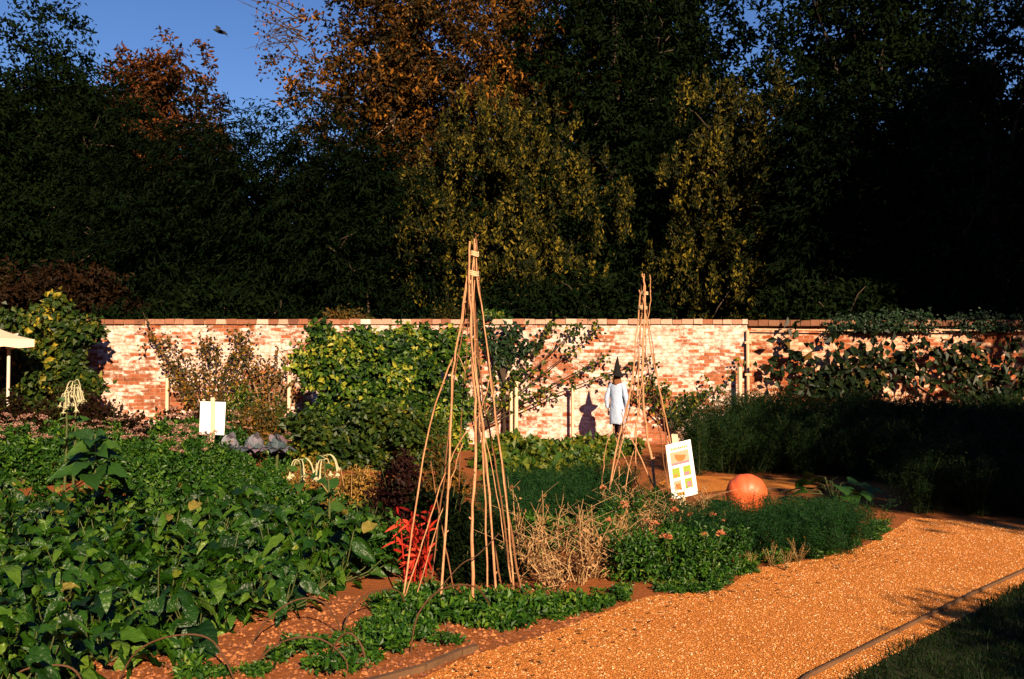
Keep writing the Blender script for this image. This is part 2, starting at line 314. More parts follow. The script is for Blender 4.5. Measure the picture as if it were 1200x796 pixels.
def inpoly(x, y, poly):
    c = np.zeros(len(x), bool); j = len(poly)-1
    for i in range(len(poly)):
        xi, yi = poly[i]; xj, yj = poly[j]
        m = ((yi > y) != (yj > y)) & (x < (xj-xi)*(y-yi)/(yj-yi+1e-12)+xi); c ^= m; j = i
    return c
# pebbles
def pebbles(name, poly, n, bb, s0, s1, label, mat='peb', zoff=.008):
    x = RNG.uniform(bb[0], bb[1], n); y = bb[2]+(bb[3]-bb[2])*RNG.random(n)**1.7
    k = inpoly(x, y, poly); x = x[k]; y = y[k]; n = len(x)
    s = RNG.uniform(s0, s1, n)*(1+.05*y)
    base = np.array([(1, 0, 0), (0, 1, 0), (-1, 0, 0), (0, -1, 0), (0, 0, .7), (0, 0, -.7)])
    v = base[None]*RNG.uniform(.6, 1.2, (n, 6, 1)); a = RNG.uniform(0, PI, n); ca, sa = np.cos(a)[:, None], np.sin(a)[:, None]
    vx = v[..., 0]*ca-v[..., 1]*sa; vy = v[..., 0]*sa+v[..., 1]*ca
    v = np.stack([vx, vy, v[..., 2]], -1)*s[:, None, None]; v += np.stack([x, y, np.full(n, zoff)+s*.25], -1)[:, None]
    f = np.array([[0, 1, 4], [1, 2, 4], [2, 3, 4], [3, 0, 4]]); f = (np.arange(n)[:, None, None]*6+f[None]).reshape(-1, 3)
    A = Acc(); A.add(v.reshape(-1, 3), f, np.repeat(RNG.random(n)**1.6, 6)); o = A.build(name, M[mat]); return tag(o, label, kind='stuff')
pebbles('gravel', pathpoly, 130000, (-1, 6.5, 3.6, 12), .0025, .0062, 'loose orange and cream gravel covering the path')['category'] = 'gravel'
soilpoly = [(-2.6, 3.5), (-1.0, 3.9)]+leftb[:4]+[(.6, 6.2), (-.4, 6.4), (-1.5, 6.6), (-2.2, 5.6)]
M['clod'] = attrmat('soil_clods', [(.12, .035, .012), (.28, .09, .025), (.45, .17, .05)], .95, .4, 60)
pebbles('soil_clods', soilpoly, 16000, (-2.6, 1, 3.4, 6.8), .005, .016, 'crumbly orange brown clods of bare soil by the path edge', 'clod', 0)['category'] = 'soil'
n = 260; ex = np.array(leftb); ii = RNG.integers(0, len(ex)-1, n); f = RNG.random(n)[:, None]; c = ex[ii]*(1-f)+ex[ii+1]*f+np.abs(RNG.normal(0, .28, (n, 2)))*[1, -.6]
A = Acc(); leaves(A, np.column_stack([c, np.full(n, .018)]), rdir(n)*[1, 1, .15], rdir(n)*.25+[0, 0, 1.], RNG.uniform(.02, .045, n), .02); tag(A.build('fallen_leaves', M['dry']), 'tiny fallen leaves scattered on the gravel along the bed', 'leaves', kind='stuff')
# ------------------------------------------------------------------ brick walls
WY = 20.1
def wall(x0, x1, y, h, mat, cmat, label, over, ch):
    t = thing('brick_wall', label, 'wall', (x0, y, 0))
    A = Acc(); box(A, 0, x1-x0, 0, .36, 0, h-ch); A.build('brick_face', mat, t)
    A = Acc(); x = 0.
    while x < x1-x0:
        wv = random.uniform(.2, .26) if ch < .2 else random.uniform(.22, .5); wv = min(wv, x1-x0-x+.001)
        z = random.uniform(-.008, .008); box(A, x+.006, x+wv-.006, -over+random.uniform(-.012, .012), .40, h-ch+.002, h+z, min(1, max(0, random.gauss(.25 if x+x0 < -3.7 else .5, .2))), .004); x += wv
    A.build('coping', cmat, t)
    A = Acc(); box(A, 0, x1-x0, -over+.03, .38, h-ch-.0005, h-.03, .35); A.build('mortar_bed', M['lead'] if cmat is M['cope'] else M['copedark'], t)
    return t
xs = W(876, 400, WY).x
wall(-16, xs, WY, 2.74, M['brick'], M['cope'], 'long limewashed red brick garden wall with pale flaking patches and brick coping', .05, .11)
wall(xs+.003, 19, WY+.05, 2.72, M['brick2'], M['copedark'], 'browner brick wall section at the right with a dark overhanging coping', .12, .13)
# drain pipe at the joint of the walls
t = thing('drain_pipe', 'pale vertical pipe fixed to the wall where the two brick sections meet', 'pipe', (xs-.02, WY-.09, 0))
A = Acc(); tube(A, [(0, 0, .05), (0, 0, 2.5)], .035, 10); A.build('pipe', M['lead'], t, True)
for z in (.7, 1.5, 2.2):
    A = Acc(); box(A, -.07, .07, -.045, .09, z, z+.05); A.build('bracket', M['lead'], t)
A = Acc(); tube(A, [(xs+.05, WY-.1, 2.52), (xs+2.2, WY-.1, 2.49), (xs+4.2, WY-.1, 2.5), (xs+7, WY-.1, 2.47)], .016, 8)
tag(A.build('wall_cable', M['lead']), 'thin pale cable running along under the dark coping', 'cable')
# posts against wall
def wpost(px, pty, w_, label, lean=0, base=None):
    p = W(px, pty, WY-.26); A = Acc(); t_ = Vector((p.x+lean, p.y, p.z))
    A2 = [(p.x, p.y, -.05), ((p.x+t_.x)/2, p.y, p.z/2), t_]; tube(A, A2, w_, 5)
    single(A.build('garden_stake', M['palepost']), label, 'stake', 'pale stakes in front of the wall')
wpost(671, 452, .035, 'thin pale stake against the wall just left of the witch-hatted person')
wpost(605, 447, .05, 'pale square stake against the wall, right one of a close pair')
wpost(599, 458, .04, 'pale square stake against the wall, left one of a close pair')
wpost(867, 430, .055, 'broad pale stake against the wall left of the drain pipe')
wpost(339, 440, .05, 'short pale stake beside the espalier trunk near the left vine')
wpost(196, 443, .04, 'short pale stake low on the wall between reddish shrubs')
# ------------------------------------------------------------------ trees
def lobes_in(k, rx, ry, rz, pw=.5):
    d = rdir(k); r = RNG.random(k)[:, None]**pw
    return d*r*np.array([rx, ry, rz])
def trunk_acc(h, r, lobes, cz, nlimb=9, lean=0):
    A = Acc(); pts = [(0, 0, -.2), (lean*.2, 0, h*.3), (lean*.6, .05, h*.6), (lean, 0, h)]
    tube(A, smooth_path(pts, 4), list(np.linspace(r*1.15, r*.35, 13)), 9)
    idx = RNG.permutation(len(lobes))[:nlimb]
    for i in idx:
        e = Vector(lobes[i]); s = Vector((lean*.5, 0, h*random.uniform(.45, .95))); mid = (s+e)/2+Vector((0, 0, .12*(e-s).length))
        tube(A, smooth_path([s, mid, e], 4), list(np.linspace(r*.4, r*.05, 9)), 6)
        for q in range(3):
            e2 = e+Vector(rdir(1)[0]*.9); tube(A, [mid.lerp(e, .5), e2.lerp(e, .3), e2], [r*.14, r*.08, r*.03], 5)
    return A
def tree(name, label, px, D, top_py, w_, zb, nl, leaf, n, mat, style='broad', trunk_r=.22, pw=.45, group=None, aspect=.5, depth=None, bark='bark', dx=0, sharp=.34, warm=0.):
    p = W(px, top_py, D); ht = p.z; rz = (ht-zb)/2; cz = (ht+zb)/2; rx = w_/2; ry = depth/2 if depth else rx*.8
    lb = lobes_in(nl, rx*.82, ry*.82, rz*.86, pw)+np.array([0, 0, cz])
    t = thing(name, label, 'tree', (p.x+dx, D, 0), 0, group)
    trunk_acc(min(cz+rz*.5, ht*.85), trunk_r, lb, cz).build('trunk', M[bark], t, True)
    A = Acc(); li = RNG.integers(0, nl, n); c0 = lb[li]; lr = RNG.uniform(.7, 1.25, nl)[li]
    if style == 'upright':
        # vertical shoots: points along spindles
        ns = max(20, n//60); si = RNG.integers(0, ns, n); sb = lb[RNG.integers(0, nl, ns)]+rdir(ns)*np.array([1., 1., .8])*min(rx, rz)*.33
        hgt = RNG.uniform(.3, 1.1, ns); tt = RNG.random(n); c = sb[si]+np.stack([RNG.normal(0, .09, n)*(1.2-tt), RNG.normal(0, .09, n)*(1.2-tt), tt*hgt[si]], 1)
        d = rdir(n)*.7+np.array([0, 0, .8]); nr = rdir(n)+np.array([0, -.7, .1]); rn = np.clip(RNG.random(n)*.75+np.repeat(.0, n)+RNG.random(ns)[si]*.35, 0, 1)
        leaves(A, c, d, nr, RNG.uniform(.7, 1.3, n)*leaf, RNG.uniform(.7, 1.2, n)*leaf*aspect, rnd=rn)
    else:
        per = 16 if style == 'yew' else 20; ns = max(10, n//per); sl_ = RNG.integers(0, nl, ns); R0 = np.array([rx, ry, rz])*sharp; R0 = np.minimum(R0, R0.mean()*1.3)
        lrs = RNG.uniform(.7, 1.25, nl); sd = rdir(ns); sc_ = lb[sl_]+sd*RNG.normal(.82, .24, ns)[:, None]*R0*lrs[sl_][:, None]
        si = RNG.integers(0, ns, n); li = sl_[si]; c0 = lb[li]; od = norm(sd+np.array([0, -.1, .1]))
        if style == 'yew':
            ax = norm(sd*[1, 1, .3]+np.array([0, 0, -.3])+rdir(ns)*.35)[si]; c = sc_[si]+ax*RNG.uniform(-.1, .75, n)[:, None]+RNG.normal(0, .075, (n, 3))*[1, 1, .6]
        else: c = sc_[si]+RNG.normal(0, .17, (n, 3))*[1, 1, .7]*(leaf/.25)**.5
        out = norm(c-c0)
        if 0: pass
        if style == 'yew':
            d = ax*.9+rdir(n)*.6+np.array([0, 0, -.15]); nr = out*.4+rdir(n)*.6+np.array([0, -.2, .8])
        else:
            d = rdir(n)+out*.4+np.array([0, 0, -.25]); nr = out*.7+rdir(n)*.9+np.array([0, 0, .5])
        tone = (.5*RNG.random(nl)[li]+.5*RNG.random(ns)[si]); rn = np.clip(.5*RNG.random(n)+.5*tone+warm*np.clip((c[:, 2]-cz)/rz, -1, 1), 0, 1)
        leaves(A, c, d, nr, RNG.uniform(.6, 1.35, n)*leaf, RNG.uniform(.7, 1.2, n)*leaf*aspect, rnd=rn)
    A.build('crown', M[mat], t); return t
GT = 'trees behind the brick wall'
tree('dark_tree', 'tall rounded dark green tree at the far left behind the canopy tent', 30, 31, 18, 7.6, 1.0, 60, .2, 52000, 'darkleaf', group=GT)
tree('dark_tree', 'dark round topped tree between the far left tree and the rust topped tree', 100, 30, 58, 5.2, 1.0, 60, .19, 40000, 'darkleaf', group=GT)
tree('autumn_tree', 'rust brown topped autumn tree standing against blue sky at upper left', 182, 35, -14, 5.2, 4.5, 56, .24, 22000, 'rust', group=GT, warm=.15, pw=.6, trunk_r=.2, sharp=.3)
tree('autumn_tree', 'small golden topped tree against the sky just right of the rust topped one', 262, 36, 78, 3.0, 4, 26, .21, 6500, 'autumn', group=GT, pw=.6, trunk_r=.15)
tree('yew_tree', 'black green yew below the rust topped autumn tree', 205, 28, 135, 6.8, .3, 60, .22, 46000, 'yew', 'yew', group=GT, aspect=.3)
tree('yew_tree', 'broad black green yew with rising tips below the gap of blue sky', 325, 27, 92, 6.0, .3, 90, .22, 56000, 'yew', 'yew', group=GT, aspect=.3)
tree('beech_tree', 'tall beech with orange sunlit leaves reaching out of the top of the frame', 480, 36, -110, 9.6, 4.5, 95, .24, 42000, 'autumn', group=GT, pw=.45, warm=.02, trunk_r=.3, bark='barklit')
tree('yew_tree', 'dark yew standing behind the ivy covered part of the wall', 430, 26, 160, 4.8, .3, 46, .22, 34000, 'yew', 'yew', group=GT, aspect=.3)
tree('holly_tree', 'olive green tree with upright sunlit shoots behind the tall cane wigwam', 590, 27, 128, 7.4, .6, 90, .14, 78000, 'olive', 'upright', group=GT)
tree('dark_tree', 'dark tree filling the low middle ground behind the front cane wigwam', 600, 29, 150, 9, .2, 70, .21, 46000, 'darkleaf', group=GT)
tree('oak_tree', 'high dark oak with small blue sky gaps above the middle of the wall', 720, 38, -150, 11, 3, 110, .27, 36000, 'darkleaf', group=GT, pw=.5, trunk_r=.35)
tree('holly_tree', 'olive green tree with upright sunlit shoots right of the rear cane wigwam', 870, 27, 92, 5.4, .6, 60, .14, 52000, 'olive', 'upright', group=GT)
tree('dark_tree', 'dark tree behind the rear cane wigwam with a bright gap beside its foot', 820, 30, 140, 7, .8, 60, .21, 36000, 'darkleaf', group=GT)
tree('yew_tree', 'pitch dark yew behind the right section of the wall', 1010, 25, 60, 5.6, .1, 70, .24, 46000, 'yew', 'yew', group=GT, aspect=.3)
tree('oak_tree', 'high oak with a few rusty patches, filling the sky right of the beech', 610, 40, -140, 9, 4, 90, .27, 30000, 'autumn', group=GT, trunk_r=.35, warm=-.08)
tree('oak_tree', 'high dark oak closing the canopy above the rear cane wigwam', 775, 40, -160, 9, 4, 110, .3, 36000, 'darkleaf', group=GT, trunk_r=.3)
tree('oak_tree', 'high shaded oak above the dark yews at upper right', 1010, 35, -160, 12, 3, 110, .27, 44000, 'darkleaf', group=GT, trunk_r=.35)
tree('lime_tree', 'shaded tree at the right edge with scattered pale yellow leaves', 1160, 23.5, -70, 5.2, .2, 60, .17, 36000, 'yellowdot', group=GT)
tree('rusty_shrub', 'brown leaved tree low behind the tent and the left vine', 60, 25, 300, 5.6, .1, 40, .2, 22000, 'browndark', group='low growth behind the wall')
tree('laurel_shrub', 'dark laurel low behind the left end of the wall', 230, 24, 330, 7, .1, 50, .2, 26000, 'darkleaf', group='low growth behind the wall', depth=2.5)
tree('laurel_shrub', 'dark laurel low behind the middle of the wall between the two wigwams', 640, 24, 325, 7.5, .1, 50, .2, 26000, 'darkleaf', group='low growth behind the wall', depth=2.5)
tree('laurel_shrub', 'dark laurel low behind the right section of the wall', 1000, 22.6, 335, 6.5, .1, 50, .2, 22000, 'darkleaf', group='low growth behind the wall', depth=2)
# far wood closing the horizon
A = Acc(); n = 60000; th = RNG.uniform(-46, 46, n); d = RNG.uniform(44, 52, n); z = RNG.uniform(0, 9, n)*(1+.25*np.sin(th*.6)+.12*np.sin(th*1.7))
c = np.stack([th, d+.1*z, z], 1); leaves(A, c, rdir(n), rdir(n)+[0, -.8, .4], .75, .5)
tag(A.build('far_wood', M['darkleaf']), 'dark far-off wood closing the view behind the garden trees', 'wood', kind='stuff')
A = Acc(); n = 42000; th = RNG.uniform(R(25), R(335), n)+PI/2; rr = RNG.uniform(46, 56, n); z = RNG.uniform(0, 1, n)*(15+1.6*np.sin(th*9)+1.2*np.sin(th*23)); c = np.stack([rr*np.cos(th), rr*np.sin(th), z], 1)  # unseen ring of leaves, added to hold back low sky light and deepen shade
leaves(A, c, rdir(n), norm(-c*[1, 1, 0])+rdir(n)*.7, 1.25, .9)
tag(A.build('sky_blocking_wood', M['darkleaf']), 'unseen belt of trees added around the garden to block low sky light', 'wood', kind='stuff')
# trees standing to the right of and behind the photographer, shading the right side
def shade_tree(x, y, zc, r, rz, n, leaf, label):
    lb = lobes_in(60, r*.8, r*.8, rz*.8, .5)+np.array([0, 0, zc]); t = thing('garden_tree', label, 'tree', (x, y, 0))
    trunk_acc(zc, .25, lb, zc, 8).build('trunk', M['bark'], t, True)
    A = Acc(); li = RNG.integers(0, 60, n); c = lb[li]+rdir(n)*RNG.normal(.8, .25, n)[:, None]*r*.4
    leaves(A, c, rdir(n), rdir(n), leaf, leaf*.6); A.build('crown', M['darkleaf'], t)
shade_tree(11.3, -1.5, 6.3, 3.3, 3.6, 26000, .22, 'tree beside the path to the right whose shadow falls over the path end')
shade_tree(5.75, -1.55, 2.85, 1.15, .95, 5200, .12, 'small unseen tree added behind the camera to shade the lawn corner')  # added out of view only to darken the lawn corner
shade_tree(16.6, 10.5, 11.5, 4.2, 6.5, 30000, .28, 'tall tree beyond the right edge shading the right end of the wall')
# twigs reaching into the sky from the beech
t = thing('bare_branch', 'bare dark twigs of a branch reaching into the blue sky gap', 'branch', W(352, 40, 34))
o0 = W(352, 40, 34); A = Acc()
for q in range(16):
    s = W(350+random.uniform(-12, 14), random.uniform(10, 75), 34)-o0; e = W(random.uniform(285, 335), random.uniform(-5, 85), 34)-o0
    m = s.lerp(e, .5)+Vector((0, random.uniform(-.3, .3), random.uniform(-.2, .3))); pt = smooth_path([s, m, e], 3)
    tube(A, pt, list(np.linspace(.03, .006, len(pt))), 4)
    for k in range(4):
        b = pt[random.randint(2, len(pt)-1)]; tube(A, [b, b+Vector((random.uniform(-.5, .1), random.uniform(-.2, .2), random.uniform(-.3, .35)))], [.01, .004], 4)
A.build('twigs', M['bark'], t)
A = Acc(); n = 220; c = np.array([tuple(W(RNG.uniform(300, 352), RNG.uniform(0, 95), 34)-o0) for _ in range(n)]); leaves(A, c, rdir(n), rdir(n), .16, .1); A.build('leaves', M['rust'], t)
# bird
p = W(257, 37, 30); A = Acc()
tube(A, [(-.22, 0, 0), (-.14, 0, .01), (0, 0, 0), (.16, 0, -.01), (.3, 0, 0)], [.015, .05, .07, .04, .02], 8)
for s in (-1, 1):
    v = [(-.1, 0, .02), (.08, 0, .02), (.1, s*.2, .1), (-.06, s*.22, .12), (.08, s*.45, .02)]; v += [(a, b, c_-.012) for a, b, c_ in v]
    A.add(v, [[0, 1, 2, 3], [5, 8, 7, 6]]); A.add(v, [[3, 2, 4], [8, 9, 7]])
o = A.build('bird', M['bird']); o.location = p; o.rotation_euler = (R(35), 0, R(50)); tag(o, 'small dark bird flying in the blue gap of sky', 'bird')
# ------------------------------------------------------------------ generic bushes
def bush_mesh(n, rx, ry, h, leaf, aspect=.6, nl=22, style='', flat=.0):
    A = Acc(); lb = np.abs(lobes_in(nl, rx*.8, ry*.8, h*.8, .5)*[0, 0, 1])+lobes_in(nl, rx*.75, ry*.75, 0, .5); li = RNG.integers(0, nl, n)
    c = lb[li]+rdir(n)*RNG.normal(.8, .25, n)[:, None]*np.array([rx, ry, h*.7])*.33; c[:, 2] = np.abs(c[:, 2])+.02
    out = norm(c-np.array([0, 0, h*.3]))
    if style == 'feather': d = out*.5+rdir(n)*.5+np.array([0, 0, .7]); nr = rdir(n)
    elif style == 'droop': d = out*.7+rdir(n)*.5+np.array([0, 0, -.5]); nr = out+rdir(n)*.5+np.array([0, 0, .6])
    else: d = out*.4+rdir(n)*.8; nr = out*.7+rdir(n)*.7+np.array([0, 0, .4])
    tone = RNG.random(nl)[li]; rn = np.clip(RNG.random(n)*.65+tone*.35, 0, 1)
    leaves(A, c, d, nr, RNG.uniform(.6, 1.3, n)*leaf, RNG.uniform(.7, 1.2, n)*leaf*aspect, rnd=rn); return A
def stems_mesh(k, rx, ry, h, r=.006):
    A = Acc()
    for i in range(k):
        a = random.uniform(0, 2*PI); q = random.random()**.5; e = Vector((math.cos(a)*rx*q, math.sin(a)*ry*q, h*random.uniform(.6, .98)))
        tube(A, smooth_path([(e.x*.2, e.y*.2, -.02), (e.x*.6, e.y*.6, e.z*.55), e], 2), [r, r*.9, r*.7, r*.6, r*.4], 5)
    return A
def bush(name, label, cat, x, y, rx, ry, h, n, leaf, mat, aspect=.6, style='', group=None, nstem=8, stemmat='stem', nl=22):
    t = thing(name, label, cat, (x, y, 0), 0, group)
    bush_mesh(n, rx, ry, h, leaf, aspect, nl, style).build('foliage', M[mat], t)
    if nstem: stems_mesh(nstem, rx*.7, ry*.7, h*.9).build('stem', M[stemmat], t)
    return t
def XD(px, D): return ((px-600)/F*D/1.0, D)
# vine at far left & big vine in centre (leaf sheet hugging the wall)
def climber(name, label, px0, px1, top, bot, D, dep, n, leaf, mat, edge=14, nst=14, cat='climbing plant', group=None, slope=0, zmin=.02):
    a = W(px0, bot, D); b = W(px1, top, D); cx = (a.x+b.x)/2; hw = (b.x-a.x)/2; z1 = b.z; z0 = max(zmin, a.z)
    t = thing(name, label, cat, (cx, D, 0), 0, group)
    nl = max(24, int(hw*(z1-z0)*22)); lx = RNG.uniform(-1, 1, nl); lz = RNG.random(nl)
    wob = 1-.18*np.sin(lz*9+px0)**2; lx = lx*wob*hw; lx = np.where(lx < 0, lx*(1-slope*np.maximum(0, lz-.3)), lx); lzz = z0+(z1-z0)*lz*(1-.12*np.cos(lx*3+1)**2)
    ly = RNG.uniform(-dep, dep*.2, nl)*(1-.45*lz); lb = np.stack([lx, ly, lzz], 1); li = RNG.integers(0, nl, n)
    c = lb[li]+rdir(n)*RNG.normal(.8, .3, n)[:, None]*np.array([.26, .22, .26]); c[:, 2] = np.maximum(c[:, 2], zmin)
    out = norm(rdir(n)*.8+np.array([0, -.9, .45])); A = Acc(); tone = RNG.random(nl)[li]
    leaves(A, c, rdir(n)+np.array([0, -.2, -.5]), out, RNG.uniform(.6, 1.3, n)*leaf, RNG.uniform(.7, 1.1, n)*leaf*.85, rnd=np.clip(RNG.random(n)**1.3*.75+tone**2*.4, 0, 1))
    A.build('foliage', M[mat], t)
    A = Acc()
    for i in range(nst):
        e = Vector(lb[RNG.integers(0, nl)]); s = Vector((e.x*.5, 0, -.02)); tube(A, smooth_path([s, Vector((e.x*.8, e.y*.5, e.z*.5)), e], 3), [.02]*3+[.012]*4, 5)
    A.build('stem', M['bark'], t); return t
climber('vine', 'yellow green leafy vine heaped over the wall end beside the tent', 8, 122, 356, 470, 19.2, .8, 10000, .14, 'vine2')
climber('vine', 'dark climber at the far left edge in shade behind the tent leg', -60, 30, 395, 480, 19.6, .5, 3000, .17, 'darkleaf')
climber('vine', 'big dense green climber covering the wall left of the tall cane wigwam', 352, 480, 378, 565, 17.6, 1.0, 22000, .115, 'vine', slope=.45)
climber('vine', 'darker climber with yellow patches behind the top of the tall cane wigwam', 455, 540, 374, 550, 18.6, .8, 15000, .125, 'vine')
bush('bean_bush', 'wide mound of yellow flecked leaves at the foot of the big climber', 'shrub', *XD(410, 15.2), 1.1, .7, 1.1, 8000, .12, 'vine2', .8)
bush('bean_bush', 'yellowing leafy mound low between the big climber and the cane wigwam', 'shrub', *XD(480, 15.0), .8, .6, 1.0, 5500, .12, 'vine2', .8)
# espaliers on the wall: sparse fans of branches with leaf clusters
def espalier(name, label, px, top, bot, D, spread, nb, n, leaf, mat, right=0, bark='bark', cr=.16, r0=.035, seg=0, lift=.9):
    b = W(px, bot, D); t = thing(name, label, 'espalier tree', (b.x, D, 0)); zt = W(px, top, D).z; zb = max(.35, b.z)
    A = Acc(); tube(A, [(0, 0, -.05), (.03, 0, zb*.6), (0, 0, zb)], [r0*1.2, r0, r0*.9], 7); ends = []
    for i in range(nb):
        f = (i/(nb-1)-.5)*2 if nb > 1 else 0; f += right; ex = f*spread*random.uniform(.8, 1.1); ez = zb+(zt-zb)*random.uniform(.45, 1)*(1-.3*abs(f)*(1-lift))
        p = smooth_path([(0, 0, zb*.8), (ex*.35, -.03, zb+(ez-zb)*.35), (ex*.75, 0, zb+(ez-zb)*.75), (ex, -.02, ez)], 4)
        tube(A, p, list(np.linspace(r0*.6, r0*.15, len(p))), 5); ends += [q for q in p[3:]]
        for k in range(3):
            q = p[random.randint(4, len(p)-1)]; e = q+Vector((random.uniform(-.3, .3), -.03, random.uniform(-.1, .35))); tube(A, [q, e], [r0*.2, r0*.1], 4); ends.append(e)
    A.build('trunk', M[bark], t, True)
    E = np.array([tuple(e) for e in ends]); cl = E[RNG.integers(0, len(E), n)]; A = Acc()
    c = cl+rdir(n)*RNG.random(n)[:, None]*np.array([cr, .1, cr])*1.3; c[:, 1] = np.minimum(c[:, 1]-.02, .12)
    leaves(A, c, rdir(n)+np.array([0, -.2, -.6]), rdir(n)*.6+np.array([0, -1, .3]), RNG.uniform(.6, 1.3, n)*leaf, RNG.uniform(.7, 1.1, n)*leaf*.7, seg, .2)
    A.build('foliage', M[mat], t); return t
espalier('fruit_tree', 'espalier with brownish leaves on the wall left of centre, above the white notice board', 245, 378, 520, WY-.2, 1.5, 15, 1500, .085, 'rusty')
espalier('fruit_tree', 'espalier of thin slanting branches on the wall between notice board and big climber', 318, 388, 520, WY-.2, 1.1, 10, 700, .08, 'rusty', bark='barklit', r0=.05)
espalier('fruit_tree', 'sparse fan trained tree on the pale wall right of the tall cane wigwam', 560, 372, 500, WY-.2, 2.1, 9, 850, .11, 'vine2', right=.75, cr=.12)
espalier('fruit_tree', 'low sparse fruit tree on the wall behind the rear cane wigwam', 790, 430, 500, WY-.2, 1.2, 8, 480, .11, 'vine2')
espalier('fig_tree', 'large dark leaved fig trained on the browner wall right of the drain pipe', 990, 384, 478, WY-.25, 1.85, 14, 520, .22, 'fig', cr=.24, r0=.04)
espalier('fig_tree', 'straggly dark fig trained on the wall at the right edge', 1160, 392, 490, WY-.3, 1.9, 12, 520, .22, 'fig', cr=.22, r0=.06)
espalier('climbing_shoots', 'small leafy shoots high on the wall right of the big climber', 590, 372, 430, WY-.15, .7, 5, 420, .14, 'ivy')
climber('ivy', 'ivy hanging over the coping of the right wall section', 962, 1230, 376, 386, WY+.05, .2, 5200, .08, 'ivy', nst=0, zmin=2.5, cat='ivy')
for px, ww in ((405, .6), (575, .5), (525, .5)):
    p = W(px, 366, WY+.4); bush('wall_top_weed', {405: 'reddish weed tuft on top of the wall above the big climber', 575: 'green weed tuft on the wall top beside the front wigwam tip', 525: 'brown green tuft on the wall top left of the front wigwam'}[px], 'weed', p.x, p.y, ww, .3, .35, 700, .09, {405: 'rusty', 575: 'vine', 525: 'olive'}[px], nstem=0).location.z = 2.7
# ------------------------------------------------------------------ tent
p = W(-95, 400, 17.5); t = thing('canopy_tent', 'cream canopy tent with pyramid roof at the left edge', 'tent', (p.x, 17.5, 0), R(45))
ez = W(0, 398, 17.5).z; top = W(0, 335, 17.5).z; hx = (W(40, 400, 17.5).x-p.x)/math.sqrt(2)
vs_ = []; A = Acc()
for i in range(9):
    tt = i/8; q = 1-tt; z = ez+(top-ez)*(tt**1.35)
    for (sx, sy) in ((-1, -1), (1, -1), (1, 1), (-1, 1)): vs_.append((sx*hx*q, sy*hx*q, z))
A.add(vs_, [[i*4+j, i*4+(j+1) % 4, i*4+4+(j+1) % 4, i*4+4+j] for i in range(8) for j in range(4)])
A.build('roof', M['canvas'], t, True)
A = Acc()
for k in range(4):
    a = k*PI/2; ca, sa = math.cos(a), math.sin(a); v = []
    for i in range(13):
        u = -hx+2*hx*i/12
        for z in (ez+.004, ez-.14-.03*(i % 2)):
            for o_ in (hx+.004, hx+.012): v.append((u*ca-(-o_)*sa*1, u*sa+(-o_)*ca, z))
    A.add(v, [[i*4, i*4+4, i*4+6, i*4+2] for i in range(12)]+[[i*4+1, i*4+3, i*4+7, i*4+5] for i in range(12)])
A.build('valance', M['canvas'], t)
for sx in (-1, 1):
    for sy in (-1, 1):
        A = Acc(); xx = W(7, 400, 17.5-hx).x-p.x+.12 if (sx > 0 and sy < 0) else sx*(hx-.08); tube(A, [(sx*(hx-.34), sy*(hx-.34), 0), (sx*(hx-.34), sy*(hx-.34), ez)], .03, 8); A.build('leg', M['metalw'], t)
# ------------------------------------------------------------------ left shrubs
for i, (px, D, h, lab) in enumerate([(-10, 16.5, 1.35, 'reddish brown shrub below the tent'), (60, 17, 1.45, 'reddish brown shrub right below the left vine'), (125, 16.5, 1.35, 'brown shrub left of the pale wall patch'), (185, 17, 1.15, 'brown shrub under the pale patch of wall'), (230, 17.6, 1.0, 'brownish shrub between wall and notice board')]):
    bush('copper_shrub', lab, 'shrub', *XD(px, D), .8, .6, h, 3400, .1, 'browndark', .6, group='brown shrubs along the foot of the wall')
for px, D, h, m_, lab in [(275, 16.4, 1.05, 'rusty', 'rust and green shrub right behind the white notice board'), (305, 17, 1.15, 'rusty', 'orange flecked shrub between notice board and espalier trunk'), (345, 16.8, .95, 'rusty', 'orange green shrub left of the big climber'), (215, 16, .8, 'weed', 'green shrub left behind the white notice board'), (290, 18, 1.35, 'vine', 'green shrub against the wall right of the notice board'), (330, 18, 1.2, 'vine2', 'yellow flecked shrub round the pale trunk')]:
    bush('mixed_shrub', lab, 'shrub', *XD(px, D), .6, .5, h, 2600, .085, m_, .6, group='mixed shrubs near the notice board')
# generic copies ---------------------------------------------------------------
def protos(name, label, cat, group, maker, k): return [maker(i) for i in range(k)]
class Kind:
    def __init__(s, name, label, cat, group, mk): s.mk = mk; s.name = name; s.label = label; s.cat = cat; s.group = group; s.p = []; s.i = 0; s.used = set()
    def put(s, x, y, sc=1, k=3, label=None, z=0):
        if len(s.p) < k:
            t = thing(s.name, label or s.label, s.cat, (0, 0, 0), 0, s.group); s.mk(t); s.p.append(t); t.location = (x, y, z); t.scale = (sc, sc, sc); t.rotation_euler = (0, 0, random.uniform(0, 6.28)); return t
        return dup(random.choice(s.p), (x, y, z), random.uniform(0, 6.28), sc, label or s.label, s.group)
def mk_pinkbush(t):
    bush_mesh(1800, .38, .38, .8, .08, .5, 16).build('foliage', M['weed'], t)
    for _ in range(3):
        A = Acc()
        a = random.uniform(0, 6.28); q = .3*random.random()**.5; c0 = np.array([math.cos(a)*q, math.sin(a)*q, random.uniform(.62, .86)]); n = 26
        c = c0+RNG.normal(size=(n, 3))*[.03, .03, .01]; leaves(A, c, rdir(n)+[0, 0, .5], rdir(n)+[0, 0, 1], .028, .022); A.build('blossom', M['petalp'], t)
K1 = Kind('flowering_plant', 'bushy green plant with flat dusty pink flower heads in the left bed', 'flowering plant', 'pink flowering plants in the left bed', mk_pinkbush)
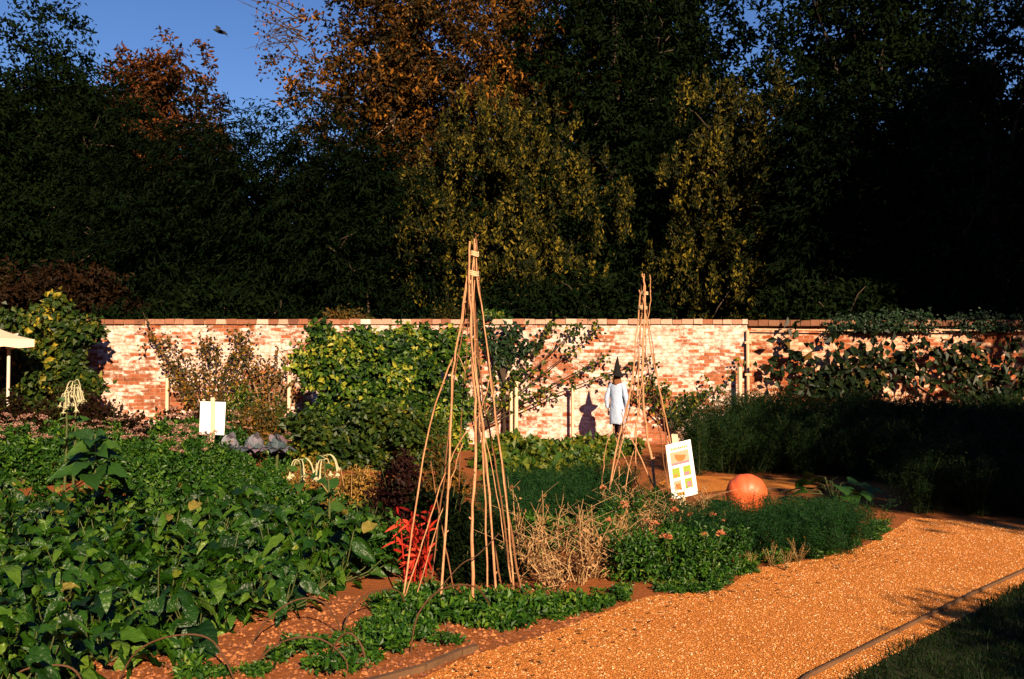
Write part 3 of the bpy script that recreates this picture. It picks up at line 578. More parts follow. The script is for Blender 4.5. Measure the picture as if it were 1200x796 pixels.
for _ in range(46):
    px = random.uniform(-20, 330); D = random.uniform(11.5, 15.6)
    if not (px > 235 and D < 13.7): K1.put(*XD(px, D), random.uniform(.8, 1.15))
CV = [0]
def mk_crop(t, n=46):
    CV[0] += 1; long_ = CV[0] % 2 == 0
    if long_: n = 26
    A = Acc(); a = RNG.uniform(0, 2*PI, n); el = RNG.uniform(.15, 1.25, n); d = np.stack([np.cos(a)*np.cos(el), np.sin(a)*np.cos(el), np.sin(el)], 1)
    L = RNG.uniform(.16, .33, n) if long_ else RNG.uniform(.06, .18, n); st = (RNG.uniform(.06, .24, n) if long_ else RNG.uniform(.08, .36, n))[:, None]; c = d*st*[.95, .95, 1.0]
    dd = d*[1, 1, .3]+rdir(n)*.45; nr = np.array([0, 0, .8])+rdir(n)*.75+d*[.5, .5, 0]
    leaves(A, c, dd, nr, L, L*(RNG.uniform(.28, .5, n) if long_ else RNG.uniform(.4, .7, n)), 8, RNG.uniform(.3, 1.3, n), RNG.uniform(-.3, .5, (n, 1)), wave=.06, rnd=RNG.random(n)); A.build('foliage', M['crop'], t, True)
    S = Acc()
    for i in range(0, n, 2): tube(S, [(0, 0, -.01), tuple(c[i]*[.7, .7, .5]), tuple(c[i])], [.005, .004, .003], 4, .9)
    S.build('stalks', M['stem'], t)
K2 = Kind('leafy_crop', 'glossy dark green leafy crop plant in the big left bed', 'crop plant', 'leafy crop plants of the left bed', mk_crop)
cb = [(4.2, -2.35), (5.0, -2.15), (5.6, -1.85), (6.0, -1.5), (6.6, -1.3), (7.2, -1.2), (9, -1.25), (11, -1.7)]
D = 4.25
while D < 10.6:
    xr = np.interp(D, [a for a, b in cb], [b for a, b in cb]); xl = -600/F*D-.35; x = xr-random.uniform(0, .2)
    while x > xl:
        K2.put(x+random.uniform(-.07, .07), D+random.uniform(-.12, .12), random.uniform(.7, 1.3), 10); x -= .32
    D += .27
def mk_weed(t):
    bush_mesh(900, .26, .26, .5, .07, .55, 14).build('foliage', M['weed'], t)
K3 = Kind('herb_plant', 'bright green small leaved herb plant between the crops and the shrubs', 'herb', 'small green herbs in the left bed', mk_weed)
for _ in range(60): 
    px = random.uniform(150, 440); D = random.uniform(8.8, 13)
    if not (px > 335 and D > 9.3): K3.put(*XD(px, D), random.uniform(.6, .98))
for px, D in ((262, 12.7), (282, 12.6), (300, 12.8), (318, 12.7), (336, 12.6)): K3.put(*XD(px, D), .95)
for px, D in ((236, 12.7), (250, 12.9), (262, 13.0)): K1.put(*XD(px, D), .88)
# tobacco plants
def tobacco(px, D, h, n, L, label, flowers=0, fl_only=False, spreadz=(.3, .9)):
    x, y = XD(px, D); t = thing('tobacco_plant', label, 'tobacco plant', (x, y, 0)); A = Acc()
    tube(A, smooth_path([(0, 0, -.02), (.02, 0, h*.5), (0, .02, h)], 3), list(np.linspace(.018, .008, 7)), 7); A.build('stem', M['stem'], t)
    if n:
        a = np.arange(n)*2.4+px; z = np.linspace(spreadz[0], spreadz[1], n)*h; el = np.linspace(.15, .9, n); c = np.stack([np.cos(a)*.02, np.sin(a)*.02, z], 1)
        d = np.stack([np.cos(a)*np.cos(el), np.sin(a)*np.cos(el), np.sin(el)], 1); LL = np.linspace(L, L*.55, n); A = Acc()
        leaves(A, c, d, np.array([.1, -.6, 1.])+rdir(n)*.2, LL*RNG.uniform(.75, 1.1, n), LL*RNG.uniform(.45, .62, n), 10, RNG.uniform(.2, .8, n), RNG.uniform(-.05, .3, (n, 1)), wave=.035); A.build('leaves', M['tobacco'], t, True)
    if flowers:
        A = Acc(); B = Acc()
        for i in range(flowers):
            a = i*2.4; hz = h*random.uniform(.9, 1.0); r = random.uniform(.03, .13); a += random.uniform(-.8, .8); ca, sa = math.cos(a), math.sin(a)
            p = [Vector((0, 0, hz)), Vector((ca*r*.7, sa*r*.7, hz+.015)), Vector((ca*r*1.15, sa*r*1.15, hz-.04)), Vector((ca*r*1.35, sa*r*1.35, hz-.11)), Vector((ca*r*1.5, sa*r*1.5, hz-random.uniform(.15, .22)))]
            sp = smooth_path(p, 3); tube(A, sp, list(np.linspace(.004, .009, len(sp)-2))+[.015, .036], 6)
            e = sp[-1]; m = 5; c = np.repeat(np.array([tuple(e)]), m, 0); an = np.arange(m)*2*PI/m; dd = np.stack([np.cos(an), np.sin(an), np.full(m, -.35)], 1)
            leaves(A, c, dd, [[0, 0, 1.]]*m, .045, .035)
        A.build('flowers', M['petalw'], t)
    return t
tobacco(112, 9.0, .98, 17, .48, 'tall tobacco plant with very broad green leaves in the left bed', spreadz=(.6, .97))
tobacco(88, 12.5, 1.48, 7, .32, 'tobacco plant with a spray of long white trumpet flowers at the left', 16)
tobacco(78, 12.3, 1.33, 4, .3, 'shorter tobacco plant beside the left white trumpet spray', 6)
tobacco(352, 10.3, .62, 6, .3, 'low tobacco plant with white trumpet flowers left of the golden bush', 6)
tobacco(380, 10.2, .66, 6, .3, 'low white flowered tobacco plant touching the golden bush', 6)
tobacco(385, 8.8, .58, 7, .34, 'broad leaved young tobacco plant among the crops', 0)
# cabbages
def mk_cab(t):
    A = Acc(); n = 46; d = rdir(n); d[:, 2] = np.abs(d[:, 2])*.9; d = norm(d); up = np.array([0, 0, 1.])-d*d[:, 2:3]
    leaves(A, d*.1-up*.08+[0, 0, .05], up+rdir(n)*.3+d*.12, d+rdir(n)*.15, .17, .17, 5, .05, -.12, wave=.03)
    n = 9; a = np.arange(n)*.7; d = np.stack([np.cos(a), np.sin(a), np.full(n, .35)], 1); leaves(A, d*.05, d, np.array([0, 0, 1.])+d*-.4, .26, .2, 5, .35, .2, wave=.04); A.build('leaves', M['cabbage'], t, True)
K4 = Kind('cabbage', 'x', 'cabbage', 'pale cabbages right of the notice board', mk_cab)
for px, lab in [(270, 'bluish cabbage closest to the white notice board'), (299, 'pinkish cabbage in the middle of the three pale ones'), (326, 'greyish cabbage right of the pinkish one, nearest the big climber')]: K4.put(*XD(px, 13.4), 1.0, 1, lab, .42)
for o in list(C.objects):
    if o.name.startswith('cabbage') and o.type == 'EMPTY':
        A = Acc(); tube(A, [(0, 0, -.44), (.01, 0, -.2), (0, 0, .02)], [.02, .018, .03], 6); A.build('stalk', M['stem'], o)
# golden bush, purple bush
bush('golden_bush', 'golden brown drying bush left of the tall cane wigwam', 'shrub', *XD(412, 10.1), .5, .35, .66, 3600, .055, 'golden', .5, nstem=10, stemmat='drystem')
bush('golden_bush', 'small golden drying tuft behind the low white flowered tobacco', 'shrub', *XD(368, 11.6), .4, .3, .55, 1500, .055, 'golden', .5, nstem=6, stemmat='drystem')
bush('purple_bush', 'very dark purple leaved bush left behind the tall cane wigwam', 'shrub', *XD(466, 9.8), .34, .34, .82, 2600, .08, 'purple', .6)
bush('purple_bush', 'dark bush directly behind the poles of the tall cane wigwam', 'shrub', *XD(525, 8.6), .45, .4, .6, 2800, .08, 'darkleaf', .6)
bush('rusty_bush', 'rust orange bush seen through the tall cane wigwam', 'shrub', *XD(517, 11.6), .42, .3, .78, 1500, .07, 'rusty', .6)
for px_, D_, lab in ((548, 7.6, 'dark green bush behind the foot of the tall wigwam'), (592, 7.9, 'dark green bush between tall wigwam and dried clump'), (640, 8.2, 'dark green bush behind the dried clump'), (690, 8.4, 'dark green bush behind the right end of the dried clump')):
    bush('dark_bush', lab, 'shrub', *XD(px_, D_), .36, .35, .36, 2200, .055, 'weed' if px_ > 620 else 'darkleaf', .5, nstem=5)
for px_, D_, lab in ((527, 7.5, 'dark low leafy bush inside the left side of the tall wigwam'), (545, 7.0, 'dark low leafy bush in the middle of the tall wigwam'), (585, 7.0, 'dark low leafy bush inside the right side of the tall wigwam'), (612, 7.6, 'dark leafy bush just right of the tall wigwam')):
    bush('dark_bush', lab, 'shrub', *XD(px_, D_), .24, .2, .26, 1500, .05, 'darkleaf' if px_ < 600 else 'weed', .5, nstem=4)
bush('dark_bush', 'dark low bush between the crops and the red plant', 'shrub', *XD(455, 7.5), .35, .35, .38, 2200, .06, 'crop', .6)
# red amaranth
t = thing('red_plant', 'bright red leaved amaranth beside the tall cane wigwam', 'amaranth', (*XD(492, 7.1), 0)); t.scale = (1, 1, .92); A = Acc(); S = Acc()
for i in range(8):
    bx_, by_ = random.uniform(-.13, .13), random.uniform(-.12, .12); lean = Vector((random.uniform(-.22, .05), random.uniform(-.1, .1), random.uniform(.3, .56))); b0 = Vector((bx_, by_, 0)); tube(S, [b0, b0+lean*.5, b0+lean], [.009, .007, .004], 5)
    n = 15; tt = RNG.random(n); c = np.array([tuple(b0+lean*x_) for x_ in .2+.85*tt]); leaves(A, c, rdir(n)*.7+np.array([-.3, -.2, .5]), rdir(n)*.5+np.array([.1, -1, .2]), RNG.uniform(.07, .17, n), RNG.uniform(.014, .03, n), 4, .25, .15)
A.build('leaves', M['red'], t, True); S.build('stem', M['red'], t)
# yellowing low plants + feathery greens in the middle
def mk_yel(t): bush_mesh(420, .3, .3, .3, .11, .8, 12).build('foliage', M['yellowlow'], t)
K5 = Kind('strawberry_plant', 'low yellowing green leafy plant in the strip before the wall', 'low plant', 'yellowing low plants before the wall', mk_yel)
for _ in range(26): K5.put(*XD(random.uniform(575, 735), random.uniform(14.5, 18.2)), random.uniform(.9, 1.3))
for _ in range(12): K5.put(*XD(random.uniform(590, 680), random.uniform(11.8, 14.5)), random.uniform(.9, 1.4))
def mk_fea(t):
    n = 2600; A = Acc(); nl = 26; base = RNG.normal(0, .13, (nl, 2)); tip = base*2.4; hh = RNG.uniform(.3, .56, nl); li = RNG.integers(0, nl, n); tt = RNG.random(n)**.6
    c = np.stack([base[li, 0]*(1-tt)+tip[li, 0]*tt, base[li, 1]*(1-tt)+tip[li, 1]*tt, hh[li]*tt], 1)+RNG.normal(0, .028, (n, 3)); c[:, 2] = np.abs(c[:, 2])
    leaves(A, c, rdir(n)+[0, 0, .5], rdir(n), RNG.uniform(.03, .07, n), .008); A.build('foliage', M['feather'], t)
K6 = Kind('feathery_plant', 'low feathery dark green plant like carrot tops', 'feathery plant', 'feathery green plants of the middle bed', mk_fea)
for _ in range(34): K6.put(*XD(random.uniform(590, 725), random.uniform(8.8, 11.8)), random.uniform(.5, .95), 4)
for _ in range(64):
    px = random.uniform(812, 985); D = random.uniform(7.9, 9.9)
    lim = 690-(px-815)*.24
    hmax = 1.6-(600-435 if 840 < px < 915 else 585-435)*D/1070
    if 435+1712/D < lim and hmax > .12: K6.put(*XD(px, D), min(.85, hmax/.56*random.uniform(.75, 1.15)), 4)
# asparagus fern hedge (right)
def mk_fern(t):
    n = 5200; A = Acc(); nl = 30; base = RNG.normal(0, .1, (nl, 2)); tip = base*3.2+RNG.normal(0, .15, (nl, 2)); hh = RNG.uniform(.7, 1.3, nl); li = RNG.integers(0, nl, n); tt = RNG.random(n)**.6
    c = np.stack([base[li, 0]*(1-tt)+tip[li, 0]*tt, base[li, 1]*(1-tt)+tip[li, 1]*tt, hh[li]*tt*(1-.12*tt)], 1)+RNG.normal(0, .07, (n, 3)); c[:, 2] = np.abs(c[:, 2])
    leaves(A, c, rdir(n)+[0, 0, .2], rdir(n), RNG.uniform(.05, .12, n), .012); A.build('foliage', M['fern'], t)
    S = Acc()
    for i in range(0, nl, 2): tube(S, [(base[i, 0], base[i, 1], 0), ((base[i, 0]+tip[i, 0])/2, (base[i, 1]+tip[i, 1])/2, hh[i]*.55), (tip[i, 0], tip[i, 1], hh[i]*.9)], [.006, .005, .003], 4)
    S.build('stem', M['stem'], t)
K7 = Kind('asparagus_fern', 'tall feathery dark green asparagus fern in the row before the right wall', 'asparagus fern', 'asparagus ferns before the right wall', mk_fern)
for D, a, b, s in ((14.2, 815, 1260, .8), (14.9, 830, 1260, .92), (15.8, 850, 1270, 1.0), (16.6, 880, 1280, 1.02)):
    px = a
    while px < b: K7.put(*XD(px+random.uniform(-8, 8), D+random.uniform(-.2, .2)), s*random.uniform(.85, 1.12), 5); px += 30
for px, D in ((1010, 13.4), (1050, 13), (1090, 12.8), (1130, 12.6), (1180, 12.7), (1230, 12.6), (1150, 13.5), (1210, 13.5)): K7.put(*XD(px, D), random.uniform(.75, .9), 5)
for i in range(22):  # extra ferns added over the path end, standing in for its deep shadow
    f = i/21; px = 1075+f*230+random.uniform(-10, 10); D = 10.3-f*1.1+random.choice((0, .5, 1.1))+random.uniform(0, .3); K7.put(*XD(px, D), random.uniform(.42, .68), 5)
for i in range(12): K7.put(*XD(random.uniform(1080, 1270), random.uniform(10.8, 12.4)), random.uniform(.6, .8), 5)  # more added ferns filling the black shadow area
# dry plants
def dryplant(px, D, w_, h, n, label):
    t = thing('dried_plant', label, 'dried plant', (*XD(px, D), 0), 0, 'dried brown plants beside the wigwams'); S = Acc(); A = Acc()
    for i in range(n):
        a = random.uniform(0, 6.28); q = w_*random.random()**.5; b0 = Vector((math.cos(a)*q*.6, math.sin(a)*q*.6, 0)); e = Vector((math.cos(a)*q*1.1+random.gauss(0, .05), math.sin(a)*q*1.1, h*random.choice((.35, .5, .65, .8, 1, 1.15))*random.uniform(.85, 1.05)))
        e += Vector((random.gauss(0, .05), random.gauss(0, .04), 0)); p = smooth_path([b0, b0.lerp(e, .35)+Vector((random.gauss(0, .035), random.gauss(0, .03), 0)), b0.lerp(e, .7)+Vector((random.gauss(0, .035), random.gauss(0, .03), 0)), e], 3); tube(S, p, list(np.linspace(.0045, .0018, len(p))), 4)
        for m in (p[-2], p[-4], p[-5]):
            if random.random() < .6: tube(S, [m, m+Vector((random.gauss(0, .06), random.gauss(0, .05), .04)), m+Vector((random.gauss(0, .12), random.gauss(0, .08), .13))], [.0022, .0016, .001], 4)
        k = 34; tt = RNG.random(k)**.8; P = np.array([tuple(p[int(x_*(len(p)-1))]) for x_ in tt*.92]); P += RNG.normal(0, .024, P.shape)
        leaves(A, P, rdir(k)+[0, 0, -.3], rdir(k), RNG.uniform(.025, .06, k), RNG.uniform(.01, .022, k))
    S.build('stem', M['drystem'], t); A.build('leaves', M['dry'], t)
dryplant(625, 7.4, .22, .6, 15, 'dried brown plant with bent stalks right behind the tall wigwam')
dryplant(665, 7.0, .28, .58, 26, 'bushiest dried brown plant with seed heads right of the tall wigwam')
dryplant(700, 7.2, .2, .5, 18, 'dried brown plant at the right end of the dried clump')
dryplant(640, 6.7, .14, .34, 12, 'low dried plant at the foot of the tall wigwam')
dryplant(735, 9.2, .28, .42, 30, 'dried stems at the foot of the rear wigwam')
dryplant(815, 9.0, .2, .42, 22, 'dried brown stems below the picture sign')
dryplant(765, 8.4, .25, .36, 26, 'dried stalks leaning among the orange flowers')
# dahlias / mixed flowers bed
def mk_dah(t):
    bush_mesh(1300, .26, .26, .45, .045, .5, 18).build('foliage', M['weed'], t)
    for _ in range(random.choice((0, 1, 2))):
        A = Acc(); a = random.uniform(0, 6.28); q = .2*random.random()**.5; c0 = np.array([math.cos(a)*q, math.sin(a)*q, random.uniform(.3, .44)]); n = 30
        d = rdir(n); d[:, 2] = np.abs(d[:, 2]); leaves(A, np.repeat(c0[None], n, 0)+d*.008, d, rdir(n)+[0, 0, .6], .034, .02, rnd=np.clip(RNG.random(n)*.6+random.random()*.4, 0, 1)); A.build('blossom', M['petalo'], t)
        S = Acc(); tube(S, [(c0[0]*.4, c0[1]*.4, 0), tuple(c0)], .003, 4); S.build('stem', M['stem'], t)
K8 = Kind('dahlia_plant', 'low bushy plant with faded orange and pink flower heads by the path', 'dahlia', 'flowering plants along the path edge', mk_dah)
for px, D in [(712, 7.9), (735, 7.5), (760, 7.2), (790, 7.1), (822, 7.2), (850, 7.3), (745, 8.2), (775, 7.9), (805, 7.8), (838, 8.0), (720, 8.8), (755, 9.0), (790, 8.7), (820, 8.6), (768, 9.8), (740, 7.0)]: K8.put(*XD(px, D), random.uniform(.8, 1.05), 4)
def mk_tuft(t):
    S = Acc(); A = Acc()
    for i in range(16):
        a = random.uniform(0, 6.28); e = Vector((math.cos(a)*random.uniform(.05, .2), math.sin(a)*random.uniform(.05, .2), random.uniform(.15, .45))); p = smooth_path([(0, 0, 0), e*.5+Vector((random.gauss(0, .02), 0, .03)), e], 2); tube(S, p, .002, 4)
        k = 12; P = np.array([tuple(p[random.randint(1, len(p)-1)]) for _ in range(k)])+RNG.normal(0, .02, (k, 3)); leaves(A, P, rdir(k), rdir(k), RNG.uniform(.02, .05, k), .018)
    S.build('stem', M['drystem'], t); A.build('leaves', M['rusty'], t)
K11 = Kind('withered_tuft', 'small withered tuft with brown and green leaves among the path edge flowers', 'withered plant', 'withered tufts among the path edge plants', mk_tuft)
for _ in range(34):
    px = random.uniform(700, 975); D = random.uniform(7.3, 9.2)
    if 435+1712/D < 690-(px-815)*.2 and not (850 < px < 905 and D > 8.6): K11.put(*XD(px, D), random.uniform(.45, .85) if px < 850 else random.uniform(.3, .5), 4)
# squash
def mk_sq(t):
    A = Acc(); n = 15; a = RNG.uniform(0, 6.28, n); r = RNG.uniform(.05, .3, n); c = np.stack([np.cos(a)*r, np.sin(a)*r, RNG.uniform(.1, .26, n)], 1); d = np.stack([np.cos(a), np.sin(a), np.full(n, .1)], 1)
    leaves(A, c, d, np.array([0, 0, 1.])+rdir(n)*.4, .2, .2, 5, .4, .1); A.build('leaves', M['tobacco'], t, True); S = Acc()
    for q in c: tube(S, [(0, 0, 0), tuple(q*[.5, .5, 1]), tuple(q)], [.008, .007, .005], 5)
    S.build('stalks', M['stem'], t)
K9 = Kind('squash_plant', 'x', 'squash plant', 'squash plants near the orange pumpkin', mk_sq)
K9.put(*XD(975, 10.9), 1.25, 2, 'squash plant with broad green leaves at the shadow edge right of the pumpkin'); K9.put(*XD(1002, 11.6), .7, 2, 'smaller squash plant half in shadow behind the first')
# low weeds near tipi base & soil
def mk_low(t): bush_mesh(330, .17, .17, .12, .045, .55, 9).build('foliage', M['weed'], t)
K10 = Kind('low_weed', 'small bright green weed on the soil along the path edge', 'weed', 'small weeds along the path edge', mk_low)
for _ in range(70):
    px = random.uniform(440, 735); py = random.uniform(700, 768)-.0
    if py < 700+(735-px)*.235+8: 
        p = G(px, py); K10.put(p.x, p.y, random.uniform(.45, 1.3), 6)
for px, py in [(360, 760), (420, 775), (405, 752), (330, 775), (300, 790), (430, 740), (455, 730), (470, 745), (390, 790), (250, 792), (225, 790), (880, 664), (955, 648), (870, 672), (900, 660)]: p = G(px, py); K10.put(p.x, p.y, random.uniform(.6, 1.0), 5)
for i in range(3, len(leftb)-1):
    for q in range(6):
        f = random.random(); x_ = leftb[i][0]*(1-f)+leftb[i+1][0]*f; y_ = leftb[i][1]*(1-f)+leftb[i+1][1]*f; K10.put(x_-random.uniform(.0, .14), y_+random.uniform(.0, .2), random.uniform(.35, .8), 6)
# ------------------------------------------------------------------ wigwams
def wigwam(label, cx, D, poles, tie, tie_py, sc, leaves_n=0):
    base = G(cx, 435+1712/D); t = thing('cane_wigwam', label, 'wigwam', (base.x, D, 0)); o0 = Vector((base.x, D, 0))
    for (pts, dD0, dD1, r, mt) in poles:
        ys = [q[1] for q in pts]; P = []
        for q in pts:
            f = (q[1]-ys[0])/(ys[-1]-ys[0]+1e-6); P.append(W(q[0], q[1], D+dD0+(dD1-dD0)*f)-o0)
        if P[-1].z > -.03 and pts[-1][1] > tie: P.append(P[-1]+(P[-1]-P[-2]).normalized()*max(0., P[-1].z+.04))
        sp = smooth_path(P, 5); A = Acc(); k = len(sp)
        sp = [s+Vector((random.gauss(0, .0035), random.gauss(0, .0035), 0))*sc for s in sp]
        rad = [.76*r*(.62+.5*i/k)*random.uniform(.9, 1.14) for i in range(k)]
        tube(A, sp, rad, 7)
        for j in range(5):   # side knots of cut twigs
            q = sp[random.randint(1, k-2)]; e = Vector((random.uniform(-1, 1), random.uniform(-1, 1), .8)).normalized()*r*2.8; tube(A, [q, q+e], [r*.5, r*.35], 5)
        A.build('pole', M[mt], t, True)
    A = Acc(); c = W(tie[0], tie[1], D)-o0 if isinstance(tie, tuple) else None
    return t, o0
def twine_ring(t, o0, px, py, D, rad):
    A = Acc(); c = W(px, py, D)-o0
    for k in range(3):
        pts = [c+Vector((math.cos(a)*rad, math.sin(a)*rad, k*.012+.006*math.sin(a*2))) for a in np.linspace(0, 2*PI, 15)]; tube(A, pts, .005, 5)
    A.build('twine', M['twine'], t)
P1 = [([(549, 308), (538, 395), (503, 500), (474, 692)], 0, -.1, .0085, 'pole'),
 ([(551, 297), (541, 372), (531, 440), (526, 560), (515, 713)], 0, -.25, .0105, 'pole'),
 ([(550, 283), (551, 350), (554, 430), (558, 520), (553, 610), (555, 708)], -.03, -.1, .0145, 'pole'),
 ([(556, 280), (553, 400), (566, 500), (575, 600), (583, 713)], 0, -.2, .011, 'pole'),
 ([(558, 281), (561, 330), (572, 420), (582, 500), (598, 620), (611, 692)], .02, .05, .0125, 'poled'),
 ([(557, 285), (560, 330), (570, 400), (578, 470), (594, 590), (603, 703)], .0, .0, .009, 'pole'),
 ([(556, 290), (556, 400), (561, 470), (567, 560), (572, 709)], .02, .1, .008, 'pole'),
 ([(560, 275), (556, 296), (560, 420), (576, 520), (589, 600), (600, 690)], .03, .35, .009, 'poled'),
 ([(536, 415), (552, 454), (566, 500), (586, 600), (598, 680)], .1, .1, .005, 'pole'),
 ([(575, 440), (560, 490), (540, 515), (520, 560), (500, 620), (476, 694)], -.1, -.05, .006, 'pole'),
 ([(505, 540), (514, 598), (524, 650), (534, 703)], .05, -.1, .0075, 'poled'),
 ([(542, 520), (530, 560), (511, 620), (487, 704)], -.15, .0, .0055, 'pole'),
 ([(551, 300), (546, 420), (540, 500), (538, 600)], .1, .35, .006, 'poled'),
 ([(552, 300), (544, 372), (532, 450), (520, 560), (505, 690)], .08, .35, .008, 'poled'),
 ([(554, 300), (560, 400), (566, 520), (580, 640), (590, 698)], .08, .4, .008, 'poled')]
t1, o1 = wigwam('tall wigwam of tied hazel poles in the front bed', 545, 6.35, P1, 600, 323, 1)
twine_ring(t1, o1, 555, 323, 6.36, .034); twine_ring(t1, o1, 556, 300, 6.36, .028)
A = Acc(); tube(A, smooth_path([W(p[0], p[1], 6.1)-o1 for p in [(585, 625), (560, 650), (540, 662), (515, 690), (490, 718)]], 5), .004, 5); A.build('withy_band', M['hoop'], t1)
P2 = [([(749, 340), (749, 362), (738, 461), (723, 521), (714, 574)], 0, -.1, .014, 'pole'),
 ([(755, 321), (751, 385), (747, 480), (744, 562), (744, 590)], 0, .2, .011, 'pole'),
 ([(752, 321), (756, 344), (753, 423), (757, 498), (766, 551), (769, 606)], -.05, -.3, .019, 'pole'),
 ([(753, 345), (762, 404), (775, 468), (786, 520), (797, 585)], 0, .1, .013, 'pole'),
 ([(762, 322), (762, 359), (758, 380), (752, 450), (742, 520)], .05, .3, .009, 'pole'),
 ([(728, 483), (738, 510), (749, 532), (764, 565), (779, 598)], -.1, -.25, .012, 'pole'),
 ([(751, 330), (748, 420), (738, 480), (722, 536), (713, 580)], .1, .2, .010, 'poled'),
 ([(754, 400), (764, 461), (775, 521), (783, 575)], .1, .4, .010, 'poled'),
 ([(750, 380), (742, 440), (728, 510), (724, 583)], .1, .3, .009, 'pole'),
 ([(745, 520), (737, 550), (731, 588)], -.1, -.2, .008, 'pole'),
 ([(720, 497), (709, 530), (706, 560)], .1, .1, .007, 'pole'),
 ([(719, 500), (724, 520), (736, 545)], .1, .1, .007, 'pole'),
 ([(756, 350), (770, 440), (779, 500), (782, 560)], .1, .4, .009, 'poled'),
 ([(760, 440), (745, 480), (735, 500), (718, 560)], 0, -.1, .007, 'pole')]
t2, o2 = wigwam('smaller wigwam of hazel poles at the back by the picture sign', 750, 10.2, P2, 540, 360, 1.4)
twine_ring(t2, o2, 753, 362, 10.2, .05); twine_ring(t2, o2, 755, 345, 10.2, .04)
# ------------------------------------------------------------------ hoops
def hoop(pts, Dz, label, r=.0052):
    D0 = Dz; P = []
    A = Acc(); a = G(*pts[0]); b = G(*pts[-1])
    for i, q in enumerate(pts):
        f = i/(len(pts)-1); D_ = a.y+(b.y-a.y)*f; P.append(W(q[0], q[1], D_) if 0 < i < len(pts)-1 else (a if i == 0 else b)+Vector((0, 0, -.04)))
    p = smooth_path(P, 6); tube(A, p, [r*random.uniform(.85, 1.15) for _ in p], 6)
    single(A.build('plant_hoop', M['hoop'], None, True), label, 'hoop', 'bent rods arching over the front beds')
hoop([(290, 756), (312, 728), (345, 704), (375, 704), (395, 728), (402, 748)], 0, 'bent rod hoop with both ends in the front soil, middle of the row')
hoop([(398, 750), (412, 712), (440, 693), (468, 694), (480, 722)], 0, 'bent rod hoop nearest the foot of the tall wigwam')
hoop([(134, 800), (160, 764), (205, 745), (250, 752), (280, 800)], 0, 'bent rod hoop over the dark crops at the lower left')
hoop([(-10, 840), (15, 794), (55, 780), (90, 788), (108, 830)], 0, 'bent rod hoop at the lower left corner')
hoop([(285, 786), (315, 762), (345, 748), (378, 750), (404, 772), (408, 788)], 0, 'dark low hoop over the bare soil', .006)
hoop([(384, 776), (395, 752), (410, 742), (425, 760), (430, 784)], 0, 'small dark hoop over the soil seedlings', .006)
hoop([(480, 768), (490, 720), (520, 690), (560, 690), (585, 725)], 0, 'bent rod hoop in front of the wigwam poles', .006)
# plank edging
A = Acc(); pl = [G(*q) for q in [(425, 806), (497, 786), (540, 768), (560, 762)]]
for i in range(len(pl)-1):
    a, b = pl[i], pl[i+1]; d = (b-a).normalized(); s = Vector((-d.y, d.x, 0))*.018
    v = []
    for q in (a, b-d*.01):
        for z in (-.03, .032+random.uniform(-.006, .006)):
            for m in (-1, 1): v.append(tuple(q+s*m+Vector((0, 0, z))))
    A.add(v, [[0, 1, 3, 2], [4, 6, 7, 5], [0, 4, 5, 1], [2, 3, 7, 6], [0, 2, 6, 4], [1, 5, 7, 3]])
single(A.build('edging_plank', M['edgedark']), 'low timber edging board between soil bed and gravel at the bottom', 'edging')
A = Acc(); pl = [Vector((x, y, 0)) for x, y in [(.45, 3.2)]+rightb[::-1]+[(8, 8.38), (12, 8.55)]]
for i in range(len(pl)-1):
    a, b = pl[i], pl[i+1]; d = (b-a).normalized(); s = Vector((d.y, -d.x, 0))
    v = [tuple(q+s*m+Vector((0, 0, z))) for q in (a, b) for z in (-.03, .03) for m in (0, .016)]
    A.add(v, [[0, 1, 3, 2], [4, 6, 7, 5], [0, 4, 5, 1], [2, 3, 7, 6], [0, 2, 6, 4], [1, 5, 7, 3]])
single(A.build('lawn_edging', M['edgedark']), 'thin dark timber edging strip between gravel path and lawn', 'edging')
A = Acc(); a = W(885, 574, 12.3); tube(A, [(a.x-.1, 12.4, .02), (a.x+1.0, 12.0, .02)], .02, 6); single(A.build('timber_rail', M['edgedark']), 'low timber rail lying behind the orange pumpkin', 'timber')
# lawn grass
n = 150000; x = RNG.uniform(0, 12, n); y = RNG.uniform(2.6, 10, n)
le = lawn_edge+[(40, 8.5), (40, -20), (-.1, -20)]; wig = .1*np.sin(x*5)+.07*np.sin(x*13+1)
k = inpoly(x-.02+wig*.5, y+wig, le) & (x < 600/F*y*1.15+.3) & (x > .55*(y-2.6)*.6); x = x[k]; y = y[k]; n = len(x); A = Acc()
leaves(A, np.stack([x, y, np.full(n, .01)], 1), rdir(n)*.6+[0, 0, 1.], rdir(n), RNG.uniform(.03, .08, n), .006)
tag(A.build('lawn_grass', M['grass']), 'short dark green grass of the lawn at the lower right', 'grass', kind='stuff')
# ------------------------------------------------------------------ pumpkin
c = W(874, 574, 10.55); t = thing('giant_pumpkin', 'large smooth orange pumpkin on the soil behind the feathery plants', 'pumpkin', (c.x, 10.55, 0)); A = Acc()
nu, nv = 64, 32; v = []
for j in range(nv+1):
    ph = PI*j/nv
    for i in range(nu):
        th = 2*PI*i/nu; rib = 1-.012*(abs(math.sin(th*5+.3))**.5 < .45)-.03*(1-abs(math.sin(th*5)))**2
        r = .235*rib*(1+.05*math.sin(th+1))*math.sin(ph)**.92; z = .2*math.cos(ph)*(1-.10*math.exp(-(math.sin(ph)*3)**2)); v.append((r*math.cos(th), r*math.sin(th), z))
A.add(v, [[j*nu+i, j*nu+(i+1) % nu, (j+1)*nu+(i+1) % nu, (j+1)*nu+i] for j in range(nv) for i in range(nu)])
o = A.build('pumpkin_body', M['pumpkin'], t, True); o.location = (0, 0, .2); o.rotation_euler = (R(-62), R(12), 0)
